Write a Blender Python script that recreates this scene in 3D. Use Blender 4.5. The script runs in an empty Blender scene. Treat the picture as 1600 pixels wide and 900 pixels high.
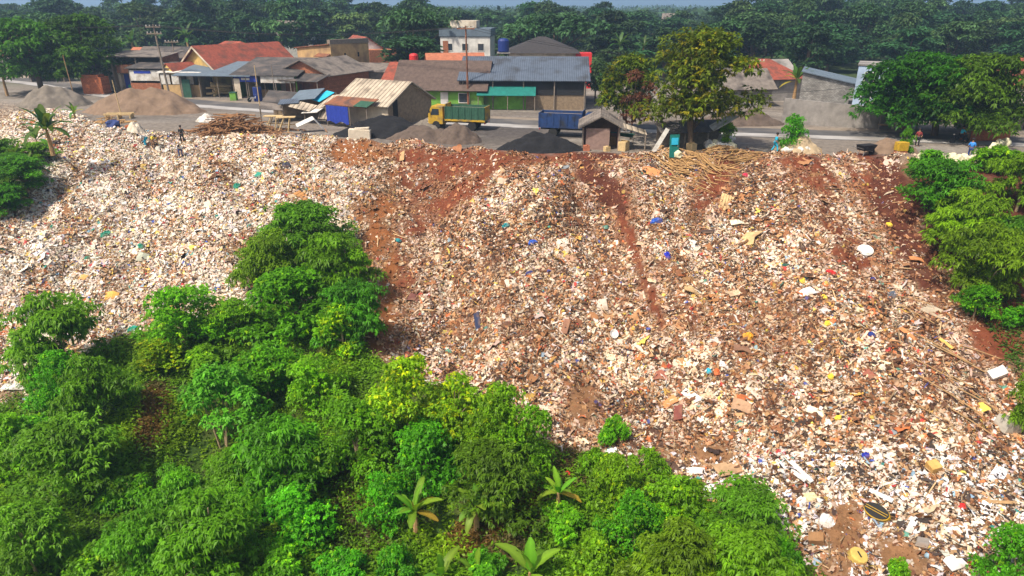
import bpy, math, random
import numpy as np
from mathutils import Vector, Matrix, Euler

SC = bpy.context.scene
C = bpy.data.collections.new("scene"); SC.collection.children.link(C)
R = random.Random(11)
NR = np.random.default_rng(11)
rad = math.radians

# ------------------------------------------------------------------ camera, sky, sun, exposure
CAMZ = 12.5
PITCH = 22.4
F = 1600 * 24 / 36
cam_data = bpy.data.cameras.new("camera")
cam_data.lens = 24; cam_data.sensor_width = 36
cam_data.clip_start = 0.5; cam_data.clip_end = 20000
cam = bpy.data.objects.new("camera", cam_data)
cam.location = (0, 0, CAMZ); cam.rotation_euler = (rad(90 - PITCH), 0, 0)
C.objects.link(cam); SC.camera = cam

SUN_POS = Vector((-0.46, -0.44, 0.95)).normalized()
SUN_STRENGTH = 3.3
SKY_STRENGTH = 0.10
EXPOSURE = 0.62
HAZE_DENSITY = 0.0005
HAZE_COLOR = (0.46, 0.68, 1.0, 1)

w = bpy.data.worlds.new("World"); SC.world = w; w.use_nodes = True
nt = w.node_tree; nt.nodes.clear()
sky = nt.nodes.new("ShaderNodeTexSky"); sky.sky_type = 'NISHITA'; sky.sun_disc = False
sky.sun_elevation = math.asin(SUN_POS.z); sky.sun_rotation = math.atan2(SUN_POS.x, SUN_POS.y)
sky.dust_density = 5.0; sky.air_density = 1.0
bg = nt.nodes.new("ShaderNodeBackground"); bg.inputs[1].default_value = SKY_STRENGTH
wo = nt.nodes.new("ShaderNodeOutputWorld")
nt.links.new(sky.outputs[0], bg.inputs[0]); nt.links.new(bg.outputs[0], wo.inputs[0])
sd = bpy.data.lights.new("sun", 'SUN'); sd.energy = SUN_STRENGTH; sd.angle = rad(3.0); sd.color = (1.0, 0.91, 0.78)
so = bpy.data.objects.new("sun", sd); so.rotation_euler = (-SUN_POS).to_track_quat('-Z', 'Y').to_euler()
so.location = SUN_POS * 200; C.objects.link(so)
vs = SC.view_settings
vs.view_transform = 'Standard'; vs.look = 'None'; vs.exposure = EXPOSURE; vs.gamma = 1; vs.use_curve_mapping = False
SC.cycles.max_bounces = 6; SC.cycles.diffuse_bounces = 3; SC.cycles.glossy_bounces = 2
SC.cycles.transmission_bounces = 3; SC.cycles.transparent_max_bounces = 6; SC.cycles.volume_bounces = 1
SC.cycles.use_denoising = True
SC.cycles.sample_clamp_indirect = 4

# ------------------------------------------------------------------ projection helpers
cp, sp_ = math.cos(rad(PITCH)), math.sin(rad(PITCH))
def proj(x, y, z):
    z = z - CAMZ
    d = y * cp - z * sp_
    return 800 + F * x / d, 450 - F * (y * sp_ + z * cp) / d
def ray(px, py):
    a, b = (px - 800) / F, (450 - py) / F
    return Vector((a, cp + b * sp_, -sp_ + b * cp))
def on_plane(px, py, z=0.0):
    r = ray(px, py); t = (z - CAMZ) / r.z
    return Vector((r.x * t, r.y * t, z))
def mpp(p):                       # metres in one photo pixel at point p
    return (p[1] * cp - (p[2] - CAMZ) * sp_) / F
def z_at(p, py):                  # height seen at photo row py straight above point p
    r = ray(800, py); return CAMZ + r.z * p[1] / r.y

# ------------------------------------------------------------------ value noise
_T = np.random.default_rng(5).random((256, 256))
def noise(x, y, s=1.0, o=0):
    x = np.asarray(x, float) / s + 37.3 * o; y = np.asarray(y, float) / s + 91.7 * o
    xi = np.floor(x).astype(int); yi = np.floor(y).astype(int)
    fx = x - xi; fy = y - yi
    fx = fx * fx * (3 - 2 * fx); fy = fy * fy * (3 - 2 * fy)
    a = _T[xi & 255, yi & 255]; b = _T[(xi + 1) & 255, yi & 255]
    c = _T[xi & 255, (yi + 1) & 255]; d = _T[(xi + 1) & 255, (yi + 1) & 255]
    return (a * (1 - fx) + b * fx) * (1 - fy) + (c * (1 - fx) + d * fx) * fy - 0.5

# ------------------------------------------------------------------ terrain
EDGE = [(-300, 150), (0, 172), (60, 186), (130, 208), (230, 215), (300, 221), (420, 219), (520, 221), (650, 229), (800, 239),
        (900, 243), (1100, 243), (1200, 240), (1400, 249), (1560, 254), (1750, 258), (2200, 262)]
TOE = [(-300, 640, -11), (30, 615, -11), (180, 520, -9), (300, 500, -8.5), (400, 475, -8), (480, 470, -8), (560, 500, -8),
       (620, 565, -9.5), (700, 605, -10.5), (800, 655, -11), (870, 705, -11.5), (960, 715, -12), (1100, 745, -12),
       (1200, 805, -12), (1260, 900, -12), (1400, 985, -12.2), (1600, 1060, -12.2), (2100, 1100, -12.2)]
_e = sorted((on_plane(a, b).x, on_plane(a, b).y) for a, b in EDGE)
_t = sorted((*on_plane(a, b, c),) for a, b, c in TOE)
EX, EY = np.array([p[0] for p in _e]), np.array([p[1] for p in _e])
TX, TY, TZ = (np.array([p[i] for p in _t]) for i in range(3))
ES = np.linspace(-140, 140, 561); EYS = np.interp(ES, EX, EY)
k = np.ones(9) / 9; EYS[4:-4] = np.convolve(EYS, k, 'valid')
TYS = np.interp(ES, TX, TY); TZS = np.interp(ES, TX, TZ)
k = np.ones(11) / 11; TYS[5:-5] = np.convolve(TYS, k, 'valid'); TZS[5:-5] = np.convolve(TZS, k, 'valid')
def tz(x, y, full=False):
    x = np.asarray(x, float); y = np.asarray(y, float)
    ye = np.interp(x, ES, EYS) + 1.6 * noise(x, y * 0, 4, 1) + 0.8 * noise(x, y * 0, 1.3, 2)
    yt = np.interp(x, ES, TYS); zt = np.interp(x, ES, TZS)
    t = (ye - y) / (ye - yt)
    tc = np.clip(t, 0, 1)
    s = tc - 0.055 * np.sin(2 * np.pi * tc)
    z = zt * s
    win = np.clip(np.sin(np.pi * np.clip(t, 0, 1)) * 1.6, 0, 1)
    z = z + win * (3.1 * noise(x, y * 0.3, 8, 3) + 1.3 * noise(x, y * 0.4, 3.0, 4) + 0.6 * noise(x, y, 1.1, 5))
    b = np.clip((yt - y) / 16, 0, 1); b = b * b * (3 - 2 * b)
    fl = np.clip((yt - y) / 3, 0, 1)
    z = z + (-12.6 - zt) * b + fl * (1.2 * noise(x, y, 6, 6) + 0.5 * noise(x, y, 2, 7))
    rim = np.exp(-((t - 0.02) / 0.05) ** 2)
    z = z + rim * 1.1 * np.clip(noise(x, y, 2.2, 8) + 0.15, 0, 1)
    return (z, t) if full else z
def ground(px, py):
    r = ray(px, py); ts = np.arange(12, 260, 0.08)
    zz = tz(r.x * ts, r.y * ts)
    i = int(np.argmax(CAMZ + r.z * ts < zz))
    t = ts[i]
    return Vector((r.x * t, r.y * t, float(zz[i])))

def ellipses(px, py, L):
    m = np.zeros_like(px)
    for cx, cy, a, b, ang, st in L:
        c, s = math.cos(rad(ang)), math.sin(rad(ang))
        dx, dy = px - cx, py - cy
        u, v = (dx * c + dy * s) / a, (-dx * s + dy * c) / b
        m = np.maximum(m, st * np.clip(2.2 * (1.2 - np.sqrt(u * u + v * v)), 0, 1))
    return m
SOIL = [(690, 262, 110, 26, -12, .66), (660, 330, 70, 40, -25, .66), (612, 410, 48, 80, 0, .64), (600, 520, 30, 50, 0, .6), (840, 250, 60, 12, 0, .6), (1230, 262, 60, 14, 20, .5), (1060, 440, 30, 90, -20, .3), (950, 420, 40, 90, -10, .25), (1200, 520, 60, 60, 0, .2), (760, 470, 70, 60, 0, .25), (560, 238, 52, 22, 0, .85), (655, 243, 45, 15, 0, .9), (745, 252, 62, 22, 0, .95), (720, 300, 55, 16, -32, .9), (600, 330, 26, 30, 0, .7),
        (590, 375, 22, 40, 0, .85), (605, 455, 15, 60, 0, .9), (640, 290, 70, 25, -30, .5), (905, 246, 65, 9, 0, .9), (942, 290, 56, 26, 42, 1),
        (985, 370, 55, 10, 70, .95), (1015, 455, 80, 11, 68, .85), (1112, 290, 58, 20, -58, 1), (1160, 250, 40, 8, 0, .6),
        (1272, 272, 50, 24, 40, .95), (1300, 350, 40, 14, 60, .75), (1330, 400, 40, 30, 30, .65), (1350, 300, 60, 12, 62, .7), (1385, 300, 80, 38, 62, 1), (1420, 380, 60, 22, 55, .8),
        (1560, 520, 50, 45, 0, .95), (1440, 430, 60, 20, 50, .6), (910, 632, 24, 32, 0, .8), (1080, 712, 60, 22, 0, .55), (1320, 825, 30, 45, 0, .9), (1410, 870, 50, 25, 30, .8),
        (1300, 890, 40, 20, 0, .7), (1140, 260, 20, 12, 0, .7), (1480, 300, 70, 40, 0, .9), (1560, 300, 80, 45, 0, .9), (1490, 400, 80, 70, 0, .7), (1590, 450, 50, 60, 0, .8), (560, 330, 20, 20, 0, .5)]
DARKL = [(895, 320, 50, 25, 0, .8), (1165, 305, 45, 50, 0, .8), (870, 350, 50, 20, 0, .5), (970, 640, 60, 22, 0, .7), (775, 380, 25, 40, 0, .7), (840, 580, 60, 20, 0, .5),
         (800, 262, 20, 25, 0, .7), (1060, 690, 100, 30, 0, .6), (1230, 640, 60, 30, 0, .4), (350, 380, 60, 12, 0, .5), (1450, 560, 40, 60, -30, .3), (870, 520, 60, 30, 0, .4)]
GREENFREE = [(238, 655, 24, 58, 12, 1), (550, 770, 50, 50, 0, .6), (560, 850, 50, 30, 0, .45), (760, 850, 60, 40, 0, .35), (850, 790, 50, 40, 0, .3), (260, 780, 20, 20, 0, .8), (900, 700, 40, 60, 0, .7)]

def zones(x, y):
    z, t = tz(x, y, True)
    px, py = proj(x, np.maximum(y, 4), z)
    soil = ellipses(px, py, SOIL); dark = ellipses(px, py, DARKL)
    n = noise(x, y, 1.2, 9) + 0.6 * noise(x, y, 0.5, 10)
    soil = np.clip(soil * 1.3 + n * 0.9 * (soil > 0.02), 0, 1)
    inl = np.clip((t + 0.03 + 0.05 * noise(x, y, 1.5, 12)) * 30, 0, 1) * np.clip((1.06 + 0.12 * noise(x, y, 3, 11) - t) * 12, 0, 1)
    # right flank: bare bank under the shrubs
    line = np.interp(py, [230, 300, 430, 590, 650, 760, 900], [1385, 1410, 1490, 1575, 1640, 1700, 1760])
    inl = inl * np.clip(1 - (px - line) / 25, 0.16, 1)
    rimw = np.clip(1 - np.abs(t + 0.05) / 0.09, 0, 1) * (px < 500)
    inl = np.maximum(inl, rimw * 0.9)
    return z, t, px, py, soil, dark, inl

# ------------------------------------------------------------------ object helpers
def link(o, parent=None):
    C.objects.link(o)
    if parent: o.parent = parent
    return o
def tag(o, label=None, cat=None, group=None, kind=None):
    if label: o['label'] = label
    if cat: o['category'] = cat
    if group: o['group'] = group
    if kind: o['kind'] = kind
    return o
def thing(name, label, cat, loc=(0, 0, 0), rz=0, group=None):
    o = bpy.data.objects.new(name, None); o.location = loc; o.rotation_euler = (0, 0, rz); o.empty_display_size = .3
    return tag(link(o), label, cat, group)
def dup(root, loc, rz=0, scale=None, label=None, group=None):
    r = root.copy(); C.objects.link(r); r.location = loc; r.rotation_euler = (0, 0, rz)
    if scale: r.scale = scale
    if label: r['label'] = label
    if group: r['group'] = group
    for ch in list(root.children):
        c = ch.copy(); C.objects.link(c); c.parent = r
        for g in list(ch.children):
            d = g.copy(); C.objects.link(d); d.parent = c
    return r

class MB:
    def __init__(s): s.v = []; s.f = []; s.smooth = False
    def add(s, vs, fs):
        n = len(s.v); s.v += [tuple(v) for v in vs]; s.f += [tuple(i + n for i in f) for f in fs]; return s
    def box(s, c, d, rot=None):
        x, y, z = (q / 2 for q in d)
        vs = [Vector(p) for p in ((-x, -y, -z), (x, -y, -z), (x, y, -z), (-x, y, -z), (-x, -y, z), (x, -y, z), (x, y, z), (-x, y, z))]
        if rot is not None:
            m = Euler(rot).to_matrix() if not isinstance(rot, Matrix) else rot
            vs = [m @ v for v in vs]
        c = Vector(c)
        return s.add([v + c for v in vs], [(0, 3, 2, 1), (4, 5, 6, 7), (0, 1, 5, 4), (1, 2, 6, 5), (2, 3, 7, 6), (3, 0, 4, 7)])
    def tube(s, pts, rads, n=6):
        pts = [Vector(p) for p in pts]; rings = []
        for i, p in enumerate(pts):
            d = (pts[min(i + 1, len(pts) - 1)] - pts[max(i - 1, 0)]).normalized()
            a = d.orthogonal().normalized() if i == 0 else (a - d * a.dot(d)).normalized()
            b = d.cross(a)
            rings.append([p + (a * math.cos(2 * math.pi * k / n) + b * math.sin(2 * math.pi * k / n)) * rads[i] for k in range(n)])
        vs = [v for r in rings for v in r]; fs = []
        for i in range(len(pts) - 1):
            for k in range(n):
                k2 = (k + 1) % n; fs.append((i * n + k, i * n + k2, (i + 1) * n + k2, (i + 1) * n + k))
        fs.append(tuple(range(n - 1, -1, -1))); fs.append(tuple((len(pts) - 1) * n + k for k in range(n)))
        return s.add(vs, fs)
    def prism(s, poly, off):            # closed planar polygon swept by off
        n = len(poly); off = Vector(off)
        vs = [Vector(p) for p in poly] + [Vector(p) + off for p in poly]
        fs = [tuple(range(n)), tuple(range(2 * n - 1, n - 1, -1))] + [(i, i + n, (i + 1) % n + n, (i + 1) % n) for i in range(n)]
        return s.add(vs, fs)
    def slab(s, a, b, c, d, th):        # roof sheet: quad given thickness along its normal
        a, b, c, d = (Vector(q) for q in (a, b, c, d)); nrm = (b - a).cross(d - a).normalized() * th
        return s.prism([a, b, c, d], nrm)
    def lathe(s, prof, n=16, c=(0, 0, 0)):
        c = Vector(c); vs = []; fs = []
        for r, z in prof:
            for k in range(n): vs.append(c + Vector((r * math.cos(2 * math.pi * k / n), r * math.sin(2 * math.pi * k / n), z)))
        for i in range(len(prof) - 1):
            for k in range(n):
                k2 = (k + 1) % n; fs.append((i * n + k, i * n + k2, (i + 1) * n + k2, (i + 1) * n + k))
        fs.append(tuple(range(n - 1, -1, -1))); fs.append(tuple((len(prof) - 1) * n + k for k in range(n)))
        return s.add(vs, fs)
    def mesh(s, name, m, bevel=0):
        me = bpy.data.meshes.new(name); me.from_pydata(s.v, [], s.f); me.update()
        import bmesh
        bm = bmesh.new(); bm.from_mesh(me); bmesh.ops.recalc_face_normals(bm, faces=bm.faces)
        if bevel: bmesh.ops.bevel(bm, geom=bm.edges[:], offset=bevel, segments=1, affect='EDGES', clamp_overlap=True)
        bm.to_mesh(me); bm.free()
        if s.smooth:
            me.polygons.foreach_set('use_smooth', [True] * len(me.polygons))
        me.materials.append(m); return me
    def build(s, name, m, parent=None, loc=None, bevel=0):
        o = bpy.data.objects.new(name, s.mesh(name, m, bevel))
        if loc is not None: o.location = loc
        return link(o, parent)

def np_mesh(name, V, Fq, m, col=None, attrs=None, smooth=False):
    me = bpy.data.meshes.new(name); V = np.asarray(V, np.float32); Fq = np.asarray(Fq, np.int32)
    n, k = Fq.shape
    me.vertices.add(len(V)); me.vertices.foreach_set('co', V.ravel())
    me.loops.add(n * k); me.loops.foreach_set('vertex_index', Fq.ravel())
    me.polygons.add(n); me.polygons.foreach_set('loop_start', np.arange(0, n * k, k, dtype=np.int32))
    me.update(calc_edges=True)
    if smooth: me.polygons.foreach_set('use_smooth', np.ones(n, bool))
    if col is not None:
        a = me.attributes.new('Col', 'FLOAT_COLOR', 'POINT')
        c4 = np.ones((len(V), 4), np.float32); c4[:, :3] = col; a.data.foreach_set('color', c4.ravel())
    for kx, vx in (attrs or {}).items():
        a = me.attributes.new(kx, 'FLOAT', 'POINT'); a.data.foreach_set('value', np.asarray(vx, np.float32))
    if m: me.materials.append(m)
    return me

# ------------------------------------------------------------------ materials
def N(nt, t, **kw):
    n = nt.nodes.new(t)
    for k, v in kw.items(): setattr(n, k, v)
    return n
def mat(name, col, rough=.8, var=.35, scale=3.0, bump=.15, metal=0, wave=None, tile=None, spec=.3, dirt=None):
    m = bpy.data.materials.new(name); m.use_nodes = True; nt = m.node_tree; L = nt.links.new
    p = nt.nodes['Principled BSDF']; p.inputs['Roughness'].default_value = rough; p.inputs['Metallic'].default_value = metal
    p.inputs['Specular IOR Level'].default_value = spec
    tc = N(nt, 'ShaderNodeTexCoord'); no = N(nt, 'ShaderNodeTexNoise'); no.inputs['Scale'].default_value = scale; no.inputs['Detail'].default_value = 6; no.inputs['Roughness'].default_value = .7
    L(tc.outputs['Object'], no.inputs['Vector'])
    r = N(nt, 'ShaderNodeMapRange'); r.inputs[1].default_value = .25; r.inputs[2].default_value = .75; r.inputs[3].default_value = 1 - var; r.inputs[4].default_value = 1 + var
    L(no.outputs['Fac'], r.inputs[0])
    mx = N(nt, 'ShaderNodeVectorMath', operation='SCALE'); mx.inputs[0].default_value = col[:3]; L(r.outputs[0], mx.inputs['Scale'])
    cout = mx.outputs[0]
    if dirt:
        n2 = N(nt, 'ShaderNodeTexNoise'); n2.inputs['Scale'].default_value = scale * .35; n2.inputs['Detail'].default_value = 8; L(tc.outputs['Object'], n2.inputs['Vector'])
        rr = N(nt, 'ShaderNodeMapRange'); rr.inputs[1].default_value = .48; rr.inputs[2].default_value = .66; L(n2.outputs['Fac'], rr.inputs[0])
        mm = N(nt, 'ShaderNodeMix', data_type='RGBA'); L(rr.outputs[0], mm.inputs['Factor']); L(cout, mm.inputs[6]); mm.inputs[7].default_value = (*dirt, 1); cout = mm.outputs[2]
    h = no.outputs['Fac']
    if wave:
        ax, sc_, seam = wave
        wv = N(nt, 'ShaderNodeTexWave', wave_type='BANDS', bands_direction=ax); wv.inputs['Scale'].default_value = sc_; L(tc.outputs['Object'], wv.inputs['Vector']); h = wv.outputs['Fac']
        r2 = N(nt, 'ShaderNodeMapRange'); r2.inputs[1].default_value = 0; r2.inputs[2].default_value = .25; r2.inputs[3].default_value = 1 - seam; r2.inputs[4].default_value = 1; L(h, r2.inputs[0])
        m2 = N(nt, 'ShaderNodeVectorMath', operation='SCALE'); L(cout, m2.inputs[0]); L(r2.outputs[0], m2.inputs['Scale']); cout = m2.outputs[0]
    if tile:
        br = N(nt, 'ShaderNodeTexBrick'); br.inputs['Scale'].default_value = tile; br.inputs['Color1'].default_value = (1, 1, 1, 1); br.inputs['Color2'].default_value = (.62, .62, .62, 1); br.inputs['Mortar'].default_value = (.35, .33, .3, 1)
        mp = N(nt, 'ShaderNodeMapping'); mp.inputs['Rotation'].default_value = (rad(90), 0, 0); L(tc.outputs['Object'], mp.inputs[0]); L(mp.outputs[0], br.inputs['Vector'])
        m2 = N(nt, 'ShaderNodeMix', data_type='RGBA', blend_type='MULTIPLY'); m2.inputs['Factor'].default_value = 1; L(cout, m2.inputs[6]); L(br.outputs['Color'], m2.inputs[7]); cout = m2.outputs[2]
    L(cout, p.inputs['Base Color'])
    if bump:
        b = N(nt, 'ShaderNodeBump'); b.inputs['Strength'].default_value = bump; b.inputs['Distance'].default_value = .05; L(h, b.inputs['Height']); L(b.outputs[0], p.inputs['Normal'])
    return m
def attr_mat(name, rough=.85, var=.25, scale=4, spec=.25):
    m = bpy.data.materials.new(name); m.use_nodes = True; nt = m.node_tree; L = nt.links.new
    p = nt.nodes['Principled BSDF']; p.inputs['Roughness'].default_value = rough; p.inputs['Specular IOR Level'].default_value = spec
    a = N(nt, 'ShaderNodeAttribute', attribute_name='Col'); tc = N(nt, 'ShaderNodeTexCoord')
    no = N(nt, 'ShaderNodeTexNoise'); no.inputs['Scale'].default_value = scale; no.inputs['Detail'].default_value = 4; L(tc.outputs['Object'], no.inputs['Vector'])
    r = N(nt, 'ShaderNodeMapRange'); r.inputs[1].default_value = .25; r.inputs[2].default_value = .75; r.inputs[3].default_value = 1 - var; r.inputs[4].default_value = 1 + var; L(no.outputs['Fac'], r.inputs[0])
    mx = N(nt, 'ShaderNodeVectorMath', operation='SCALE'); L(a.outputs['Color'], mx.inputs[0]); L(r.outputs[0], mx.inputs['Scale']); L(mx.outputs[0], p.inputs['Base Color'])
    return m
def leaf_mat(name, tint=(1, 1, 1), trans=.35, rnd=.25, rough=.5):
    m = bpy.data.materials.new(name); m.use_nodes = True; nt = m.node_tree; L = nt.links.new
    p = nt.nodes['Principled BSDF']; p.inputs['Roughness'].default_value = rough; p.inputs['Specular IOR Level'].default_value = .25
    a = N(nt, 'ShaderNodeAttribute', attribute_name='Col'); oi = N(nt, 'ShaderNodeObjectInfo')
    r = N(nt, 'ShaderNodeMapRange'); r.inputs[3].default_value = 1 - rnd; r.inputs[4].default_value = 1 + rnd; L(oi.outputs['Random'], r.inputs[0])
    h = N(nt, 'ShaderNodeHueSaturation'); rh = N(nt, 'ShaderNodeMapRange'); rh.inputs[3].default_value = .465; rh.inputs[4].default_value = .512
    mlt = N(nt, 'ShaderNodeMath', operation='FRACT'); m7 = N(nt, 'ShaderNodeMath', operation='MULTIPLY'); m7.inputs[1].default_value = 7.31; L(oi.outputs['Random'], m7.inputs[0]); L(m7.outputs[0], mlt.inputs[0]); L(mlt.outputs[0], rh.inputs[0]); L(rh.outputs[0], h.inputs['Hue'])
    t = N(nt, 'ShaderNodeVectorMath', operation='MULTIPLY'); L(a.outputs['Color'], t.inputs[0]); t.inputs[1].default_value = tint
    L(t.outputs[0], h.inputs['Color']); L(r.outputs[0], h.inputs['Value'])
    L(h.outputs[0], p.inputs['Base Color'])
    tr = N(nt, 'ShaderNodeBsdfTranslucent'); mx = N(nt, 'ShaderNodeMixShader'); mx.inputs[0].default_value = trans
    g = N(nt, 'ShaderNodeVectorMath', operation='MULTIPLY'); L(h.outputs[0], g.inputs[0]); g.inputs[1].default_value = (1.3, 1.25, .5); L(g.outputs[0], tr.inputs['Color'])
    L(p.outputs[0], mx.inputs[1]); L(tr.outputs[0], mx.inputs[2]); L(mx.outputs[0], nt.nodes['Material Output'].inputs['Surface'])
    return m
M = dict(
    darkroof=mat('dark_roof', (.050, .045, .045), .9, .35, 2, .6, wave=('X', 2.4, .25)),
    bark=mat('bark', (.13, .09, .06), .9, .4, 6), palebark=mat('pale_bark', (.34, .25, .15), .9, .4, 6), wood=mat('wood', (.36, .22, .10), .8, .4, 5), palewood=mat('pale_wood', (.55, .40, .20), .8, .3, 5),
    greywood=mat('grey_wood', (.22, .18, .14), .9, .4, 4), plank=mat('plank_wall', (.27, .20, .13), .9, .4, 3, .4, wave=('X', 2.2, .5)),
    redtile=mat('red_tile', (.30, .075, .045), .85, .4, 2.5, .6, wave=('X', 2.6, .25), dirt=(.16, .06, .04)), browntile=mat('brown_tile', (.12, .085, .07), .9, .4, 2, .6, wave=('X', 2.6, .25)),
    orangetile=mat('orange_tile', (.42, .15, .08), .85, .35, 2, .5, wave=('X', 2.6, .2)),
    bluemetal=mat('blue_grey_sheet', (.10, .125, .165), .6, .2, 1.2, .6, wave=('X', 1.1, .35), metal=.1, dirt=(.06, .065, .075)), greysheet=mat('grey_asbestos_sheet', (.20, .17, .145), .9, .45, 1.6, .6, wave=('X', 2.0, .3), dirt=(.07, .06, .055)),
    palesheet=mat('pale_asbestos_sheet', (.44, .37, .28), .9, .3, 1.6, .6, wave=('X', .55, .6), dirt=(.20, .16, .12)), darksheet=mat('dark_sheet', (.075, .068, .065), .85, .5, 1.5, .6, wave=('X', 2, .3), dirt=(.16, .13, .11)),
    rust=mat('rusty_sheet', (.25, .10, .05), .85, .5, 2, .5, wave=('X', 2, .3), dirt=(.10, .06, .05)), slate=mat('slate_blue_sheet', (.13, .17, .21), .7, .3, 1.5, .5, wave=('X', 2, .25)),
    yellow=mat('yellow_plaster', (.62, .42, .13), .9, .2, 1.5, dirt=(.42, .28, .11)), ochre=mat('ochre_plaster', (.50, .33, .15), .9, .25, 1.2, dirt=(.28, .18, .10)), cream=mat('cream_plaster', (.62, .54, .42), .9, .25, 1.5, dirt=(.36, .29, .21)),
    white=mat('white_plaster', (.62, .60, .56), .9, .2, 1.5, dirt=(.45, .43, .40)), green=mat('green_paint', (.15, .36, .05), .9, .3, 1.5, dirt=(.12, .17, .06)), teal=mat('teal_tarp', (.008, .15, .125), .6, .3, 2), paleblue=mat('pale_blue_paint', (.36, .46, .60), .85, .2, 1.2, dirt=(.26, .33, .42)),
    block=mat('concrete_block', (.30, .29, .27), .95, .3, 1.2, .3, tile=1.6, dirt=(.18, .17, .16)), concrete=mat('concrete', (.27, .25, .23), .95, .35, 1.0, .3, dirt=(.13, .12, .11)), brick=mat('red_brick', (.42, .16, .08), .9, .3, 3, .3, tile=3),
    brickstack=mat('orange_brick', (.55, .17, .07), .9, .4, 5, .3, tile=4), dark=mat('dark_interior', (.02, .02, .022), .9, .3, 3), glass=mat('window_glass', (.03, .04, .05), .15, .2, 3, 0, spec=.6), metal=mat('grey_metal', (.3, .3, .3), .5, .3, 4, .1, metal=.6),
    black=mat('black_rubber', (.02, .02, .02), .8, .3, 5), truckyellow=mat('yellow_truck_paint', (.46, .28, .02), .7, .35, 3, .05, dirt=(.20, .14, .06)), truckgreen=mat('green_truck_bed', (.03, .095, .06), .8, .35, 3, .3, wave=('X', 1.6, .4)), truckblue=mat('blue_truck_paint', (.012, .038, .13), .7, .35, 3, .1, dirt=(.02, .025, .04)),
    bluetarp=mat('blue_tarp', (.02, .045, .32), .6, .3, 3), cyantarp=mat('cyan_tarp', (.03, .42, .62), .6, .3, 3), whitetarp=mat('white_tarp', (.62, .60, .55), .8, .25, 3, .3, dirt=(.36, .31, .25)), brownsheet=mat('brown_cloth', (.27, .18, .15), .9, .3, 3),
    sand=mat('grey_sand', (.165, .142, .115), .97, .3, 1.5, .5), brownsand=mat('brown_sand', (.19, .13, .088), .97, .3, 1.5, .5), tansand=mat('tan_sand', (.42, .32, .20), .97, .25, 1.5, .5), coal=mat('black_gravel', (.013, .013, .015), .95, .5, 8, .8), darksand=mat('dark_sand', (.105, .078, .062), .97, .35, 2, .5),
    skin=mat('skin', (.28, .15, .09), .6, .1, 8, 0), hair=mat('hair', (.015, .012, .012), .7, .2, 20, 0), cyancloth=mat('cyan_cloth', (.03, .42, .62), .85, .2, 9), bluecloth=mat('blue_cloth', (.04, .22, .62), .85, .2, 9), navycloth=mat('navy_cloth', (.03, .05, .16), .85, .2, 9),
    blackcloth=mat('black_cloth', (.018, .018, .02), .9, .2, 9), yellowcloth=mat('yellow_cloth', (.80, .66, .08), .85, .2, 9), whitecloth=mat('white_cloth', (.75, .74, .72), .85, .15, 9), redcloth=mat('dark_red_cloth', (.20, .03, .03), .85, .2, 9), brownclothes=mat('brown_trousers', (.22, .12, .07), .9, .2, 9),
    stick=mat('dry_sticks', (.40, .24, .10), .9, .5, 2, .2), darkstick=mat('brown_sticks', (.27, .14, .065), .9, .5, 2, .2), sack=mat('pale_sack', (.66, .62, .42), .85, .25, 4, .3), redplastic=mat('red_plastic', (.55, .03, .03), .5, .1, 3), blueplastic=mat('blue_plastic', (.012, .03, .16), .5, .1, 3),
)
LEAF = leaf_mat('leaf', (1, 1, 1), .4, .22); LEAF_FAR = leaf_mat('leaf_far', (.8, 1.0, 1.15), .2, .35, .7)  # far leaves tinted bluish: part of the distance haze is painted into them
# ------------------------------------------------------------------ ground sheet
def axis(segs):
    out = []
    for a, b, s in segs: out += list(np.arange(a, b, s))
    return np.array(out + [segs[-1][1]])
gx = axis([(-9000, -1000, 800), (-1000, -200, 60), (-200, -80, 6), (-80, 70, .4), (70, 200, 6), (200, 1000, 60), (1000, 9000, 800)])
gy = axis([(-400, 0, 40), (0, 14, 2), (14, 112, .4), (112, 160, 2), (160, 400, 20), (400, 1500, 100), (1500, 14000, 900)])
X, Y = np.meshgrid(gx, gy); xf, yf = X.ravel(), Y.ravel()
z, t, px, py, soil, dark, inl = zones(xf, yf)
n1 = noise(xf, yf, 3, 20); n2 = noise(xf, yf, .8, 21)
def lerp(a, b, f): return a * (1 - f[:, None]) + np.asarray(b)[None, :] * f[:, None]
col = np.tile(np.array([.185, .158, .132]), (len(xf), 1))                       # dusty yard
yard = np.clip(1.3 - np.hypot((px - 760) / 200, (py - 205) / 26), 0, 1) * (t < 0)
col = lerp(col, (.085, .075, .07), yard)
wet = np.clip(noise(xf, yf * 3, 6, 23) * 3, 0, 1) * (t < 0)
col = lerp(col, (.27, .245, .215), wet * .6)
ruts = np.clip(noise(xf * .12 + yf * .3, yf + xf * .35, .8, 24) * 2.2 + .1, 0, 1) * np.clip(noise(xf, yf, 9, 25) * 3 + .5, 0, 1) * (t < -.05)
col = lerp(col, (.10, .088, .078), ruts * .75)
far = np.clip((yf - 118 - 10 * n1) / 20, 0, 1); col = lerp(col, (.05, .075, .025), far)
sl = np.clip(t * 25, 0, 1)
col = lerp(col, (.19, .115, .065), sl)                                            # between the rubbish
redd = np.clip(soil, 0, 1) * (t > -.04)
redc = np.where((px < 620)[:, None], np.array([[.215, .082, .030]]), np.array([[.150, .045, .022]]))
redc = np.where(((px > 1360) & (py < 460))[:, None] | ((px > 900) & (px < 980) & (py < 340))[:, None], np.array([[.085, .028, .017]]), redc)  # right-facing flank and gully soil darker: some of their shade is in the colour
redc = np.where((py > 600)[:, None] & (px > 860)[:, None], np.array([[.22, .115, .055]]), redc)
col = col * (1 - redd[:, None]) + redc * redd[:, None]
gr = np.clip((t - 1.0 + .10 * n1) * 10, 0, 1) * np.clip(1 - inl * 1.2, 0, 1)
bare = np.clip(ellipses(px, py, GREENFREE) + n2 * .5, 0, 1)
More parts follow.
